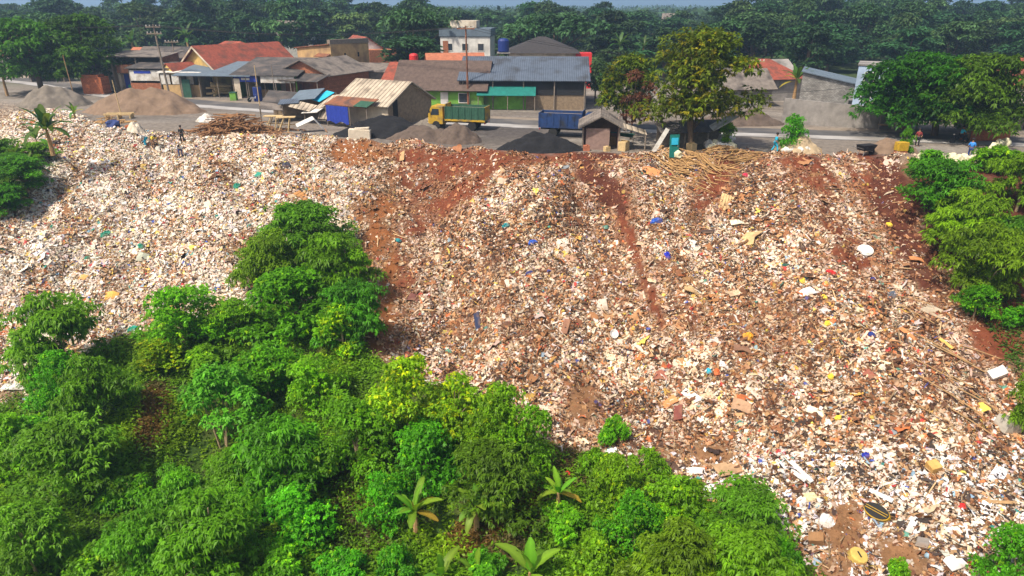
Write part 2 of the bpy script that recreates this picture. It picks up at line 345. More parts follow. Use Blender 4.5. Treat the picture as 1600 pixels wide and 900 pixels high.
col = lerp(col, (.045, .085, .016), gr * (1 - .85 * bare))
col = lerp(col, (.15, .095, .038), gr * bare * .9)
nx, ny = len(gx), len(gy)
ii = np.arange(nx * ny).reshape(ny, nx)
Fq = np.stack([ii[:-1, :-1], ii[:-1, 1:], ii[1:, 1:], ii[1:, :-1]], -1).reshape(-1, 4)
gm = bpy.data.materials.new('ground'); gm.use_nodes = True; nt = gm.node_tree; L = nt.links.new
p = nt.nodes['Principled BSDF']; p.inputs['Roughness'].default_value = .95; p.inputs['Specular IOR Level'].default_value = .1
a = N(nt, 'ShaderNodeAttribute', attribute_name='Col'); tc = N(nt, 'ShaderNodeTexCoord')
no = N(nt, 'ShaderNodeTexNoise'); no.inputs['Scale'].default_value = 1.7; no.inputs['Detail'].default_value = 10; no.inputs['Roughness'].default_value = .75; L(tc.outputs['Object'], no.inputs['Vector'])
r = N(nt, 'ShaderNodeMapRange'); r.inputs[1].default_value = .3; r.inputs[2].default_value = .7; r.inputs[3].default_value = .55; r.inputs[4].default_value = 1.45; L(no.outputs['Fac'], r.inputs[0])
mx = N(nt, 'ShaderNodeVectorMath', operation='SCALE'); L(a.outputs['Color'], mx.inputs[0]); L(r.outputs[0], mx.inputs['Scale'])
vo = N(nt, 'ShaderNodeTexVoronoi'); vo.inputs['Scale'].default_value = 7.5; L(tc.outputs['Object'], vo.inputs['Vector'])
sx = N(nt, 'ShaderNodeSeparateColor'); L(vo.outputs['Color'], sx.inputs[0])
cr = N(nt, 'ShaderNodeValToRGB'); els = cr.color_ramp.elements; els[0].color = (.03, .025, .02, 1); els[1].color = (.7, .64, .56, 1)
for pos, c_ in ((.25, (.10, .06, .035, 1)), (.45, (.28, .18, .11, 1)), (.65, (.40, .30, .20, 1)), (.8, (.55, .47, .38, 1))):
    e = els.new(pos); e.color = c_
cr.color_ramp.interpolation = 'CONSTANT'; L(sx.outputs[0], cr.inputs[0])
la = N(nt, 'ShaderNodeAttribute', attribute_name='litter'); ml = N(nt, 'ShaderNodeMath', operation='MULTIPLY'); L(la.outputs['Fac'], ml.inputs[0]); ml.inputs[1].default_value = .75
mm = N(nt, 'ShaderNodeMix', data_type='RGBA'); L(ml.outputs[0], mm.inputs['Factor']); L(mx.outputs[0], mm.inputs[6]); L(cr.outputs[0], mm.inputs[7])
L(mm.outputs[2], p.inputs['Base Color'])
b = N(nt, 'ShaderNodeBump'); b.inputs['Strength'].default_value = .5; b.inputs['Distance'].default_value = .15; L(no.outputs['Fac'], b.inputs['Height']); L(b.outputs[0], p.inputs['Normal'])
me = np_mesh('ground', np.stack([xf, yf, z], -1), Fq, gm, col, {'litter': np.clip(inl - soil * 1.1, 0, 1) * (t > -.2)}, True)
tag(link(bpy.data.objects.new('ground', me)), kind='structure')

# road
RP = [(-260, 108), (-60, 117), (60, 129), (150, 145), (280, 161), (450, 173), (600, 184), (760, 192), (900, 198), (1180, 208), (1400, 215), (1600, 223), (1900, 236), (2300, 250)]
rp = [on_plane(*q) for q in RP]
def ribbon(w0, w1, z):
    vs = []; fs = []; acc = 0
    dense = []
    for i in range(len(rp) - 1):
        for k_ in range(8): dense.append(rp[i].lerp(rp[i + 1], k_ / 8))
    dense.append(rp[-1])
    for _ in range(6):
        dense = [dense[0]] + [(dense[i - 1] + dense[i] * 2 + dense[i + 1]) / 4 for i in range(1, len(dense) - 1)] + [dense[-1]]
    for i, q in enumerate(dense):
        d = (dense[min(i + 1, len(dense) - 1)] - dense[max(i - 1, 0)]).normalized(); n_ = Vector((-d.y, d.x, 0))
        if n_.y < 0: n_ = -n_
        j = R.uniform(-.12, .12)
        vs += [q + n_ * (w0 + j) + Vector((0, 0, z)), q + n_ * (w1 + j) + Vector((0, 0, z))]
        if i: fs.append((2 * i - 2, 2 * i, 2 * i + 1, 2 * i - 1))
    return MB().add(vs, fs)
tag(ribbon(-2.6, 3.4, .010).build('road', mat('asphalt', (.085, .082, .082), .9, .3, .6, .1, dirt=(.15, .135, .12))), kind='structure')
tag(ribbon(-2.3, -.2, .016).build('road_lane', mat('worn_concrete', (.36, .345, .33), .9, .2, .5, .05, dirt=(.22, .20, .18))), kind='structure')
tag(ribbon(3.2, 5.2, .006).build('verge', mat('dusty_verge', (.22, .18, .14), .95, .35, 1, .2)), kind='structure')

# ------------------------------------------------------------------ litter cover (uncountable)
PAL = np.array([[.80, .75, .68], [.74, .65, .53], [.60, .47, .34], [.45, .27, .14], [.30, .145, .065], [.14, .063, .030], [.035, .03, .028],
                [.55, .17, .06], [.62, .42, .10], [.70, .60, .12], [.05, .10, .40], [.04, .30, .26], [.45, .05, .05], [.25, .42, .55], [.62, .50, .48], [.70, .71, .74]])
def palette(px, py, t, soil, dark, n):
    base = np.array([.16, .15, .14, .135, .125, .12, .21, .024, .016, .013, .007, .006, .014, .012, .03, .05])
    W = np.tile(base, (n, 1))
    left = (px < 560) & (py < 640)
    W[left] *= np.array([1.7, 2.1, 1.5, .9, .5, .4, .35, .8, 1.5, 2.0, .7, 1.3, 1.2, .8, 2.2, .9])
    mid = (px > 560) & (py > 420) & (py < 700)
    W[mid] *= np.array([.95, 1.0, 1.2, 1.4, 1.4, 1.3, 1.2, 1.4, 1, 1, 1, 1, 1.1, 1, 1, 1])
    low = (py > 690) & (px > 860)
    W[low] *= np.array([1.2, .7, .8, .9, 1.0, 1.1, 1.3, .8, .8, .5, 1, 1, .8, 1.5, .8, 3.2])
    W[:, 3:6] *= (1 + 2.5 * soil)[:, None]
    W[:, 4:7] *= (1 + 3.5 * dark)[:, None]; W[:, 0:2] *= (1 - .6 * dark)[:, None]
    cl = .6 * noise(px, py, 26, 31) + .7 * noise(px, py * .4, 16, 32); W[:, 0:2] *= np.clip(1 + 2.6 * cl, .15, 3)[:, None]; W[:, 3:7] *= np.clip(1 - 2.2 * cl, .3, 3)[:, None]
    W /= W.sum(1, keepdims=True)
    idx = (NR.random(n)[:, None] > np.cumsum(W, 1)).sum(1).clip(0, 15)
    mt_ = noise(px, py * .55, 45, 33); c = PAL[idx] * (1 + .30 * mt_)[:, None] * NR.uniform(.72, 1.12, (n, 1)) * NR.uniform(.94, 1.06, (n, 3))
    wide = np.clip(ellipses(px, py, [(q[0], q[1], q[2] * 1.5 + 8, q[3] * 1.5 + 8, q[4], q[5]) for q in SOIL]), 0, 1)
    dust = .36 * wide + np.where(px + (py - 330) * .25 > 575, .10, .0) + .55 * np.clip(noise(px, py * .6, 38, 34) + .6 * noise(px, py, 14, 35), 0, 1) * np.where(px > 560, .85, .3)
    dust = np.clip(dust * np.where(py > 700, .5, 1.15), 0, .78) * NR.uniform(.4, 1.2, n)
    tone = np.where((px < 640)[:, None], np.array([[.36, .19, .09]]), np.array([[.30, .125, .06]])) * NR.uniform(.6, 1.2, (n, 1))
    wt = np.where(px < 560, .35, np.where(py > 700, .25, 1.25)); c = c * (1 + wt[:, None] * np.array([[.03, -.045, -.13]])); c = c * (1 - dust[:, None]) + tone * dust[:, None]
    return np.clip(c, .012, .84)
def sample(n):
    out = []
    got = 0
    while got < n:
        m = n * 2
        x = NR.uniform(-62, 62, m); y = NR.uniform(15, 92, m)
        z, t, px, py, soil, dark, inl = zones(x, y)
        keep = (t > -.25) & (t < 1.35) & (px > -160) & (px < 1760) & (py < 1000) & (NR.random(m) < np.clip(inl - soil * .86, 0, 1))
        out.append(np.stack([x, y, z, t, px, py, soil, dark], -1)[keep]); got += keep.sum()
    return np.concatenate(out)[:n]
def normals(x, y):
    e = .25; dx = (tz(x + e, y) - tz(x - e, y)) / (2 * e); dy = (tz(x, y + e) - tz(x, y - e)) / (2 * e)
    n = np.stack([-dx, -dy, np.ones_like(dx)], -1); return n / np.linalg.norm(n, axis=1, keepdims=True)
def frames(nrm, tilt):
    n = nrm + tilt * NR.normal(size=nrm.shape); n /= np.linalg.norm(n, axis=1, keepdims=True)
    a = NR.normal(size=nrm.shape); a -= n * (a * n).sum(1, keepdims=True); a /= np.linalg.norm(a, axis=1, keepdims=True)
    return a, np.cross(n, a), n
def place(P, tmpl, S, tilt, jit, lift):
    n = len(P); a, b, c = frames(normals(P[:, 0], P[:, 1]), tilt)
    T = tmpl[None] + jit * NR.normal(size=(n, *tmpl.shape)); T = T * S[:, None, :]
    V = a[:, None] * T[..., 0:1] + b[:, None] * T[..., 1:2] + c[:, None] * T[..., 2:3] + P[:, None, :3]
    V[..., 2] += lift * S.max(1)[:, None]
    return V
LM = attr_mat('litter', .7, .18, 6)
parts_V, parts_F, parts_C = [], [], []
def emit(V, faces, c):
    n, k, _ = V.shape; off = sum(len(v) for v in parts_V)
    f = np.asarray(faces)[None] + (np.arange(n) * k)[:, None, None] + off
    parts_V.append(V.reshape(-1, 3)); parts_F.append(f.reshape(-1, f.shape[-1])); parts_C.append(np.repeat(c, k, 0))
SHEET = np.array([[-.5, -.5, 0], [-.15, -.5, .2], [.15, -.5, -.05], [.5, -.5, .12], [-.5, .5, .05], [-.15, .5, .18], [.15, .5, 0], [.5, .5, .1]]); SHEETF = [(0, 1, 5, 4), (1, 2, 6, 5), (2, 3, 7, 6)]
g_ = np.linspace(-.5, .5, 5); FILM = np.array([[a, b_, .10 * math.sin(9 * a + 3) * math.cos(8 * b_)] for b_ in g_ for a in g_]); FILMF = [(r_ * 5 + q, r_ * 5 + q + 1, r_ * 5 + q + 6, r_ * 5 + q + 5) for r_ in range(4) for q in range(4)]
RAG = np.array([[-.5, -.5, 0], [-.17, -.35, .3], [.2, -.6, .1], [.5, -.4, .0], [-.5, .5, 0], [-.17, .6, .3], [.2, .4, .1], [.5, .55, .0]])
LUMP = np.array([[-.5, -.5, -.4], [.5, -.5, -.4], [.5, .5, -.4], [-.5, .5, -.4], [-.35, -.3, .4], [.35, -.35, .4], [.3, .35, .4], [-.35, .3, .4]]); LUMPF = [(4, 5, 6, 7), (0, 1, 5, 4), (1, 2, 6, 5), (2, 3, 7, 6), (3, 0, 4, 7)]
STK = np.array([[-.5, -.5, -.5], [.5, -.5, -.5], [.5, .5, -.5], [-.5, .5, -.5], [-.5, -.5, .5], [.5, -.5, .5], [.5, .5, .5], [-.5, .5, .5]]); STKF = LUMPF + [(0, 3, 2, 1)]
for n, tm, fc, lo, hi, asp, tilt, jit, lift in ((200000, SHEET, SHEETF, .055, .36, (.45, 1), .6, .17, .14), (140000, LUMP, LUMPF, .055, .27, (.45, 1), .7, .17, .08), (22000, RAG, SHEETF, .2, .8, (.07, .18), .45, .10, .10), (2400, FILM, FILMF, .4, 1.0, (.5, 1), .30, .075, .05), (5200, STK, STKF, .5, 1.5, (.03, .06), .30, 0, .05)):
    P = sample(n); s = lo * (hi / lo) ** (NR.random(n) ** 2.0)
    near_left = (P[:, 4] < 520); s = np.where(near_left & (tm is not STK), s * .95, s)
    if tm is STK: S = np.stack([s, s * NR.uniform(*asp, n), s * .03], -1)
    else: S = np.stack([s, s * NR.uniform(*asp, n), s * NR.uniform(.4, .9, n)], -1)
    c = palette(P[:, 4], P[:, 5], P[:, 3], P[:, 6], P[:, 7], n)
    if tm is STK: c = np.array([[.42, .28, .15]]) * NR.uniform(.4, 1.5, (n, 1))
    emit(place(P, tm, S, tilt, jit, lift), fc, c)
tag(link(bpy.data.objects.new('litter', np_mesh('litter', np.concatenate(parts_V), np.concatenate(parts_F), LM, np.concatenate(parts_C)))), 'loose household litter covering the dump slope', 'litter', kind='stuff')
# ------------------------------------------------------------------ foliage
def leaves(Pb, D, Nn, Ln, Wd, droop, c):
    """one folded leaf per row: base point, direction, up normal, length, width"""
    n = len(Pb); D = D / np.linalg.norm(D, axis=1, keepdims=True)
    S = np.cross(D, Nn); S /= np.linalg.norm(S, axis=1, keepdims=True) + 1e-9
    U = np.cross(S, D)
    mid = Pb + D * (Ln * .5)[:, None]
    tip = Pb + D * Ln[:, None]; tip[:, 2] -= Ln * droop
    l = mid + S * (Wd * .5)[:, None] - U * (Wd * .12)[:, None]; r_ = mid - S * (Wd * .5)[:, None] - U * (Wd * .12)[:, None]
    V = np.stack([Pb, r_, tip, l], 1).reshape(-1, 3)
    Fq = np.arange(n * 4).reshape(n, 4)
    cc = np.repeat(c, 4, 0)
    return V, Fq, cc
def unit(a): return a / (np.linalg.norm(a, axis=1, keepdims=True) + 1e-9)
def crown_mesh(name, rng, w, h, z0, lobes, sprays, k, ll, lw, base, var, m, droop=.35, yellow=0, flat=.75, spread=.9):
    """crown of lobes; each lobe carries sprays of k drooping leaves"""
    LP, LR = [], []
    for i in range(lobes):
        a = rng.random() * 6.283; q = rng.random() ** .55
        zz = rng.random()
        rad_ = (1 - zz ** 2.2) ** .5 * .72 + .08
        r_ = w * .5 * rng.uniform(.24, .40)
        q *= rng.uniform(.8, 1.3); LP.append((math.cos(a) * q * w * .5 * rad_, math.sin(a) * q * w * .5 * rad_, z0 + (h - r_ * .8) * (.12 + .86 * zz) )); LR.append(r_)
    LP, LR = np.array(LP), np.array(LR)
    ns = lobes * sprays; li = np.repeat(np.arange(lobes), sprays)
    o = unit(rng.normal(size=(ns, 3)) + np.array([0, 0, .55])); o[:, 2] = np.where(o[:, 2] < -.35, -o[:, 2], o[:, 2])
    P = LP[li] + o * LR[li][:, None] * np.array([1.1, 1.1, flat]) * rng.uniform(.55, 1.08, (ns, 1))
    lobec = rng.uniform(1 - var, 1 + var, lobes)[li]
    ax = unit(o * np.array([1, 1, .4]) + rng.normal(size=(ns, 3)) * .25)
    P = np.repeat(P, k, 0); ax = np.repeat(ax, k, 0); n = len(P)
    d = unit(ax * .55 + unit(rng.normal(size=(n, 3)) * np.array([1, 1, .55])) * spread + np.array([0, 0, -.18]))
    nn = unit(np.array([[0, 0, 1.0]]) + .3 * rng.normal(size=(n, 3)))
    Ln = ll * rng.uniform(.65, 1.2, n); Wd = lw * rng.uniform(.8, 1.2, n)
    spc = np.repeat(lobec * rng.uniform(.82, 1.18, ns), k)
    c = np.array([base]) * spc[:, None] * rng.uniform(.8, 1.2, (n, 1))
    if yellow:
        y = np.repeat(rng.random(ns) < yellow, k) ; c[y] = c[y] * np.array([2.6, 1.55, .9])
    V, Fq, cc = leaves(P, d, nn, Ln, Wd, droop, c)
    return np_mesh(name, V, Fq, m, cc), LP
def trunk_mb(rng, h, r0, LP, lean=.0, stems=1):
    mb = MB()
    for s in range(stems):
        a0 = rng.random() * 6.28; bx, by = (0, 0) if stems == 1 else (math.cos(a0) * .12, math.sin(a0) * .12)
        tx, ty = (math.cos(a0) * lean * h, math.sin(a0) * lean * h)
        pts = [(bx, by, -.4), (bx + tx * .35, by + ty * .35, h * .35), (bx + tx * .7, by + ty * .7, h * .65), (bx + tx, by + ty, h)]
        mb.tube(pts, [r0, r0 * .8, r0 * .6, r0 * .25], 7)
    for i in rng.permutation(len(LP))[:7]:
        q = LP[i]; f = rng.uniform(.45, .85)
        if q[2] < h * .4: continue
        mb.tube([(0, 0, h * .42 * f + .1), (q[0] * .45, q[1] * .45, h * .42 * f + (q[2] - h * .42 * f) * .55), tuple(q)], [r0 * .5, r0 * .33, r0 * .12], 5)
    return mb
rng = np.random.default_rng(3)
G1 = (.115, .32, .007); G2 = (.100, .34, .006); G3 = (.085, .25, .009); G4 = (.17, .39, .006)
# young drooping trees of the pit: unit height about 4 m, width about 5 m
VAR = {}
def variant(key, **kw):
    w, h = kw.pop('w'), kw.pop('h'); z0 = kw.pop('z0'); st = kw.pop('stems', 1); r0 = kw.pop('r0', .10); bk = kw.pop('bark', M['palebark'])
    out = []
    for i in range(kw.pop('count', 3)):
        cm, LP = crown_mesh('crown', rng, w, h - z0, z0, **kw)
        tm = trunk_mb(rng, h * .8, r0, LP, .06 if st == 1 else .18, st).mesh('trunk', bk)
        out.append((cm, tm))
    VAR[key] = (out, w, h)
variant('droop', count=5, w=5, h=4.4, z0=.15, lobes=30, sprays=46, k=8, ll=.28, lw=.085, base=G1, var=.30, m=LEAF, droop=.5, flat=.5)
variant('bright', count=5, w=5, h=4.4, z0=.15, lobes=30, sprays=46, k=7, ll=.22, lw=.10, base=G2, var=.38, m=LEAF, droop=.35, yellow=.05, flat=.6)
variant('lime', count=3, w=4.5, h=4.4, z0=.25, lobes=26, sprays=44, k=7, ll=.21, lw=.115, base=G4, var=.30, m=LEAF, droop=.3, yellow=.22)
variant('fork', count=1, w=4.5, h=4.4, z0=1.7, lobes=20, sprays=42, k=7, ll=.24, lw=.125, base=(.13, .34, .018), var=.25, m=LEAF, droop=.35, stems=3, r0=.07)
variant('bush', count=3, w=3, h=1.7, z0=.05, lobes=16, sprays=36, k=7, ll=.23, lw=.10, base=G2, var=.35, m=LEAF, droop=.35, r0=.05, yellow=.05)
variant('dark', count=3, w=5, h=4.6, z0=.1, lobes=32, sprays=46, k=8, ll=.27, lw=.085, base=G3, var=.36, m=LEAF, droop=.45, flat=.5)
kk = [0]
def tree(kind, label, px, pyb, pyt, wpx, cat='tree', name='young_tree', group=None, loc=None, rz=None):
    lst, w, h = VAR[kind]; cm, tm = lst[kk[0] % len(lst)]; kk[0] += 1
    P = loc or ground(px, pyb); m_ = mpp(P)
    sw = wpx * m_ / w; zt_ = z_at(Vector((P.x, P.y + .0, 0)), pyt); sh = max(.25, (zt_ - P.z) / h)
    o = thing(name, label, cat, P, R.uniform(0, 6.28) if rz is None else rz, group); o.scale = (sw, sw, sh)
    link(bpy.data.objects.new('crown', cm), o); link(bpy.data.objects.new('trunk', tm), o)
    return o
# kind, base px, base py, top py, width px, label
NEAR = [
 ('dark', 478, 412, 306, 150, 'dark drooping tree highest up the slope, its top against the pale rubbish'),
 ('droop', 425, 455, 352, 130, 'drooping tree on the left shoulder of the tall green clump'),
 ('droop', 530, 470, 352, 130, 'drooping tree on the right shoulder of the tall green clump, beside brown soil'),
 ('bright', 465, 520, 410, 170, 'bright green tree in the middle of the tall clump'),
 ('dark', 555, 545, 430, 120, 'dark green tree at the foot of the brown soil strip'),
 ('droop', 108, 590, 442, 150, 'lone drooping tree standing among pale rubbish on the left'),
 ('bright', 100, 640, 545, 95, 'narrow tree at the edge of the white rubbish on the left'),
 ('bright', 290, 545, 440, 135, 'rounded tree between the two rubbish tongues on the left'),
 ('bright', 370, 530, 462, 90, 'low bushy tree left of the tall clump'),
 ('droop', 158, 665, 548, 125, 'broad drooping tree left of the bare orange path'),
 ('lime', 245, 585, 532, 80, 'small lime green tree at the top of the orange path'),
 ('fork', 350, 700, 570, 130, 'light green tree with three pale forked stems showing'),
 ('dark', 118, 760, 645, 170, 'wide dark tree spreading over the left slope below the orange path'),
 ('bright', 30, 735, 640, 110, 'green tree at the left edge of the photo'),
 ('bright', 420, 625, 535, 120, 'green tree just right of the one with forked stems'),
 ('bright', 500, 640, 545, 110, 'yellow tipped tree in the centre of the thicket'),
 ('lime', 540, 560, 470, 90, 'lime green tree in front of the tall dark clump'),
 ('droop', 455, 775, 640, 165, 'large drooping tree below the thicket centre'),
 ('bright', 560, 735, 620, 140, 'bright tree above the dry grass clearing'),
 ('lime', 640, 680, 553, 115, 'lime yellow tree at the upper edge of the thicket beside rubbish'),
 ('lime', 715, 690, 580, 110, 'lime tree near the right end of the thicket, light blotches on its crown'),
 ('bright', 775, 720, 595, 125, 'bright green tree at the right end of the thicket'),
 ('bright', 825, 745, 628, 105, 'outermost round tree of the thicket, bordering brown rubbish'),
 ('bright', 670, 765, 655, 140, 'leafy tree behind the nearest banana plant'),
 ('dark', 770, 790, 680, 150, 'shaded tree in front of the right end of the thicket'),
 ('droop', 340, 900, 765, 175, 'big drooping tree at the bottom, left of the clearing'),
 ('droop', 290, 800, 725, 90, 'drooping tree below the bare orange path'),
 ('bright', 470, 850, 760, 115, 'bushy tree on the left rim of the dry grass clearing'),
 ('droop', 230, 900, 800, 120, 'half shaded tree at the bottom left'),
 ('droop', 370, 790, 700, 110, 'drooping tree right below the forked stems'),
 ('dark', 1150, 850, 752, 150, 'dark round tree beside the tan board in the lower right'),
 ('bright', 1050, 845, 745, 130, 'yellow green tree left of the dark round one'),
 ('droop', 1050, 930, 810, 160, 'drooping tree at the bottom, below the yellow green one'),
 ('droop', 1160, 940, 830, 160, 'drooping tree at the bottom beside the bare brown strip'),
 ('bright', 960, 805, 705, 95, 'thin tree reaching up between two rubbish patches'),
 ('bright', 990, 870, 770, 105, 'green tree right of the middle banana plants'),
 ('dark', 1460, 335, 236, 130, 'dark tree at the top of the right bank under the pale sacks'),
 ('droop', 1495, 400, 285, 140, 'drooping tree second down the right bank'),
 ('droop', 1535, 470, 340, 150, 'large drooping tree on the right bank above red soil'),
 ('dark', 1575, 420, 330, 110, 'dark tree at the right edge, mid bank'),
 ('droop', 1588, 330, 222, 110, 'drooping tree at the right edge, level with the pale sacks'),
 ('bright', 1520, 500, 440, 70, 'small tree at the foot of the right bank beside red soil'),
 ('dark', 1600, 680, 555, 85, 'dark tree at the right edge below the red soil'),
 ('bright', 1580, 930, 818, 120, 'bright tree in the bottom right corner beside white sheets'),
 ('dark', 60, 900, 780, 140, 'shady tree in the bottom left corner'),
 ('bright', 610, 820, 735, 90, 'small tree between the clearing and the banana plants'),
]
for kd, bx, by, ty, wp, lb in NEAR:
    tree(kd, lb, bx, by, ty, wp)
BUSH = [(958, 690, 648, 45, 'small round bush alone in brown rubbish'), (620, 905, 855, 70, 'round bush at the bottom left of the young banana shoots'), (25, 275, 235, 80, 'bush on the far left beside the tall banana plant'),
        (10, 318, 262, 60, 'lowest bush of the far left clump'), (60, 250, 218, 60, 'bush right under the far left banana plant'), (330, 585, 540, 90, 'low bush above the forked tree'), (400, 520, 480, 70, 'low bush tucked under the tall clump'),
        (1010, 745, 700, 60, 'low bush beside the white panel in brown rubbish'), (930, 745, 700, 60, 'low bush left of the thin tree'), (880, 830, 790, 80, 'bush behind the middle banana plants'), (930, 890, 840, 90, 'bush between banana shoots and the drooping trees'),
        (42, 300, 236, 95, 'tall bush in the middle of the far left clump'), (6, 262, 212, 80, 'bush at the left photo edge above the far left clump'), (14, 338, 280, 75, 'bush at the lower tip of the far left clump'),
        (160, 900, 850, 100, 'low bush at the bottom far left'), (540, 900, 860, 80, 'low bush at the bottom of the dry clearing'), (1215, 900, 840, 60, 'bush bordering the bare brown strip'), (440, 905, 860, 90, 'low bush at the bottom beside the clearing'),
        (210, 790, 745, 80, 'low bush under the wide dark tree'), (60, 700, 650, 90, 'low bush beside the white rubbish tongue'), (760, 905, 868, 80, 'low bush between the two young banana shoots'), (1400, 905, 870, 40, 'tiny green bush in brown rubbish beside the yellow tub'),
        (1450, 268, 232, 60, 'bush at the top of the bank in front of the pale sacks'), (1555, 268, 226, 80, 'bush at the top of the bank at the right end of the sacks'), (1590, 510, 470, 60, 'bush above the yellow rag on red soil')]
for bx, by, ty, wp, lb in BUSH: tree('dark' if bx < 70 and by < 350 else 'bush', lb, bx, by, ty, wp, 'bush', 'bush')

# ground cover of the pit floor
def cover(n, lo, hi, basecol, var, cond):
    out = []; got = 0
    while got < n:
        m = n * 3; x = NR.uniform(-48, 34, m); y = NR.uniform(14, 70, m)
        z, t, px, py, soil, dark, inl = zones(x, y)
        bare = ellipses(px, py, GREENFREE)
        keep = cond(px, py, t, inl, bare, x, y) & (px > -150) & (px < 1750) & (py < 1010)
        out.append(np.stack([x, y, z], -1)[keep]); got += keep.sum()
    P = np.concatenate(out)[:n]; k = 6
    hgt = (lo * (hi / lo) ** NR.random(n)) * (1 + 1.0 * noise(P[:, 0], P[:, 1], 2.5, 41))
    P2 = np.repeat(P, k, 0); P2[:, 2] += NR.uniform(0, 1, n * k) * np.repeat(hgt, k)
    P2[:, :2] += NR.normal(size=(n * k, 2)) * .14
    d = unit(NR.normal(size=(n * k, 3)) * np.array([1, 1, .4]) + np.array([0, 0, .25])); nn = unit(np.array([[0, 0, 1.]]) + .4 * NR.normal(size=(n * k, 3)))
    c = np.array([basecol]) * np.repeat(NR.uniform(1 - var, 1 + var, n) * (1 + .8 * noise(P[:, 0], P[:, 1], 2.2, 42)), k)[:, None] * NR.uniform(.8, 1.2, (n * k, 1))
    yl = np.repeat(noise(P[:, 0], P[:, 1], 4, 43) > .18, k); c[yl] *= np.array([1.5, 1.15, .8])
    return leaves(P2, d, nn, NR.uniform(.14, .34, n * k), NR.uniform(.06, .13, n * k), .2, c)
gcond = lambda px, py, t, inl, bare, x, y: (t > .9) & (inl < .35) & (NR.random(len(px)) > bare * .93) & (NR.random(len(px)) < np.clip(.55 + 1.6 * noise(x, y, 2.5, 41), .12, 1))
V, Fq, cc = cover(42000, .1, .8, (.085, .27, .008), .4, gcond)
tag(link(bpy.data.objects.new('ground_cover', np_mesh('ground_cover', V, Fq, LEAF, cc))), 'low green weeds covering the pit floor', 'weeds', kind='stuff')
bcond = lambda px, py, t, inl, bare, x, y: (t > 1.0) & (bare > .1) & (inl < .5)
V, Fq, cc = cover(4500, .05, .35, (.12, .115, .03), .4, bcond)
tag(link(bpy.data.objects.new('dry_grass', np_mesh('dry_grass', V, Fq, LEAF, cc))), 'dry yellow brown grass on the bare clearing', 'grass', kind='stuff')
scond = lambda px, py, t, inl, bare, x, y: (t > .02) & (t < 1) & (px > np.interp(py, [230, 430, 600, 760], [1400, 1500, 1590, 1700])) & (NR.random(len(px)) < .5)
V, Fq, cc = cover(1500, .1, .6, (.06, .16, .018), .4, scond)
tag(link(bpy.data.objects.new('bank_weeds', np_mesh('bank_weeds', V, Fq, LEAF, cc))), 'scattered weeds on the dark red bank', 'weeds', kind='stuff')

# banana plants
def banana_leaf(name, L_, W_, col, rise, droop, tear=.22):
    n = 9; vs = []; fs = []; cs = []
    x = z = 0.0; ang = rise
    for i in range(n + 1):
        f = i / n; wd = W_ * .5 * (math.sin(math.pi * min(1, f * .93 + .05)) ** .55) * (.25 if f < .12 else 1)
        wl, wr = wd * R.uniform(1 - tear, 1 + tear), wd * R.uniform(1 - tear, 1 + tear)
        vs += [(x, -wl, z + wl * .25), (x, 0, z), (x, wr, z + wr * .25)]
        j = R.uniform(.85, 1.15); edge = [c * j for c in col]; cs += [edge, [min(.5, c * 1.5) for c in col], edge]
        x += L_ / n * math.cos(ang); z += L_ / n * math.sin(ang); ang -= droop / n
        if i: b = 3 * (i - 1); fs += [(b, b + 3, b + 4, b + 1), (b + 1, b + 4, b + 5, b + 2)]
    return np_mesh(name, np.array(vs), np.array(fs), LEAF, np.array(cs), smooth=True)
def banana(label, P, h, L_, n=9, yellow=.2, upright=.9, group=None, name='banana_plant', shade=1.0):
    o = thing(name, label, 'banana plant', P, R.uniform(0, 6.28), group)
    MB().tube([(0, 0, -.3), (0.03, 0, h * .5), (0, .03, h)], [.14 * h ** .5, .11 * h ** .5, .06 * h ** .5], 8).build('trunk', M['wood'], o)
    for i in range(n):
        f = i / n; yel = (f > .65) and R.random() < yellow * 1.4
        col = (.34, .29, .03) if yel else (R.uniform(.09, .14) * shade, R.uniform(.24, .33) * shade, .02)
        rise = upright * 1.5 * (1 - f) + R.uniform(-.1, .15) + .1
        l = link(bpy.data.objects.new('leaf', banana_leaf('leaf', L_ * R.uniform(.8, 1.1), L_ * .25, col, rise, R.uniform(.7, 1.5) * (.5 + f))), o)
        l.location = (0, 0, h * R.uniform(.85, 1.0)); l.rotation_euler = (0, 0, i * 2.4 + R.uniform(-.3, .3))
    return o
banana('banana plant with yellowing lower leaves at the edge of the clearing', ground(650, 835), 1.5, 1.7, 12, .5)
banana('banana plant with a torn brown leaf beside the leafy thicket', ground(745, 830), 1.6, 1.6, 10, .3)
banana('young banana shoot with upright leaves at the bottom centre', ground(690, 915), .5, 1.7, 5, 0, 1.0)
banana('young banana shoot right of the bottom centre one', ground(745, 912), .5, 1.4, 4, .1, 1.0)
banana('broad pale green banana plant at the bottom edge', ground(828, 915), .8, 2.1, 6, .1, 1.0)
banana('banana plant in the weeds below the red bag', ground(872, 800), 1.2, 1.4, 9, .3)
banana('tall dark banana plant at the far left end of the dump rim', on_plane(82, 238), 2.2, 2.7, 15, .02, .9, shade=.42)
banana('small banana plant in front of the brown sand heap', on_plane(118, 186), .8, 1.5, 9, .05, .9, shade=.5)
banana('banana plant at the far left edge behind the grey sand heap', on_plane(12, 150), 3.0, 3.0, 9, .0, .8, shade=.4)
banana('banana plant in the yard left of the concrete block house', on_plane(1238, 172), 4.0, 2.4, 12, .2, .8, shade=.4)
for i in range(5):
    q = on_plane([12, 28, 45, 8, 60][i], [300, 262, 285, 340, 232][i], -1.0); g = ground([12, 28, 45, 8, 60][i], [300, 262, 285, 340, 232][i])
    banana('banana shoot in the green clump on the far left flank of the dump', g, .9, 2.2, 8, .05, .95, shade=.5, group='banana shoots on the far left flank')

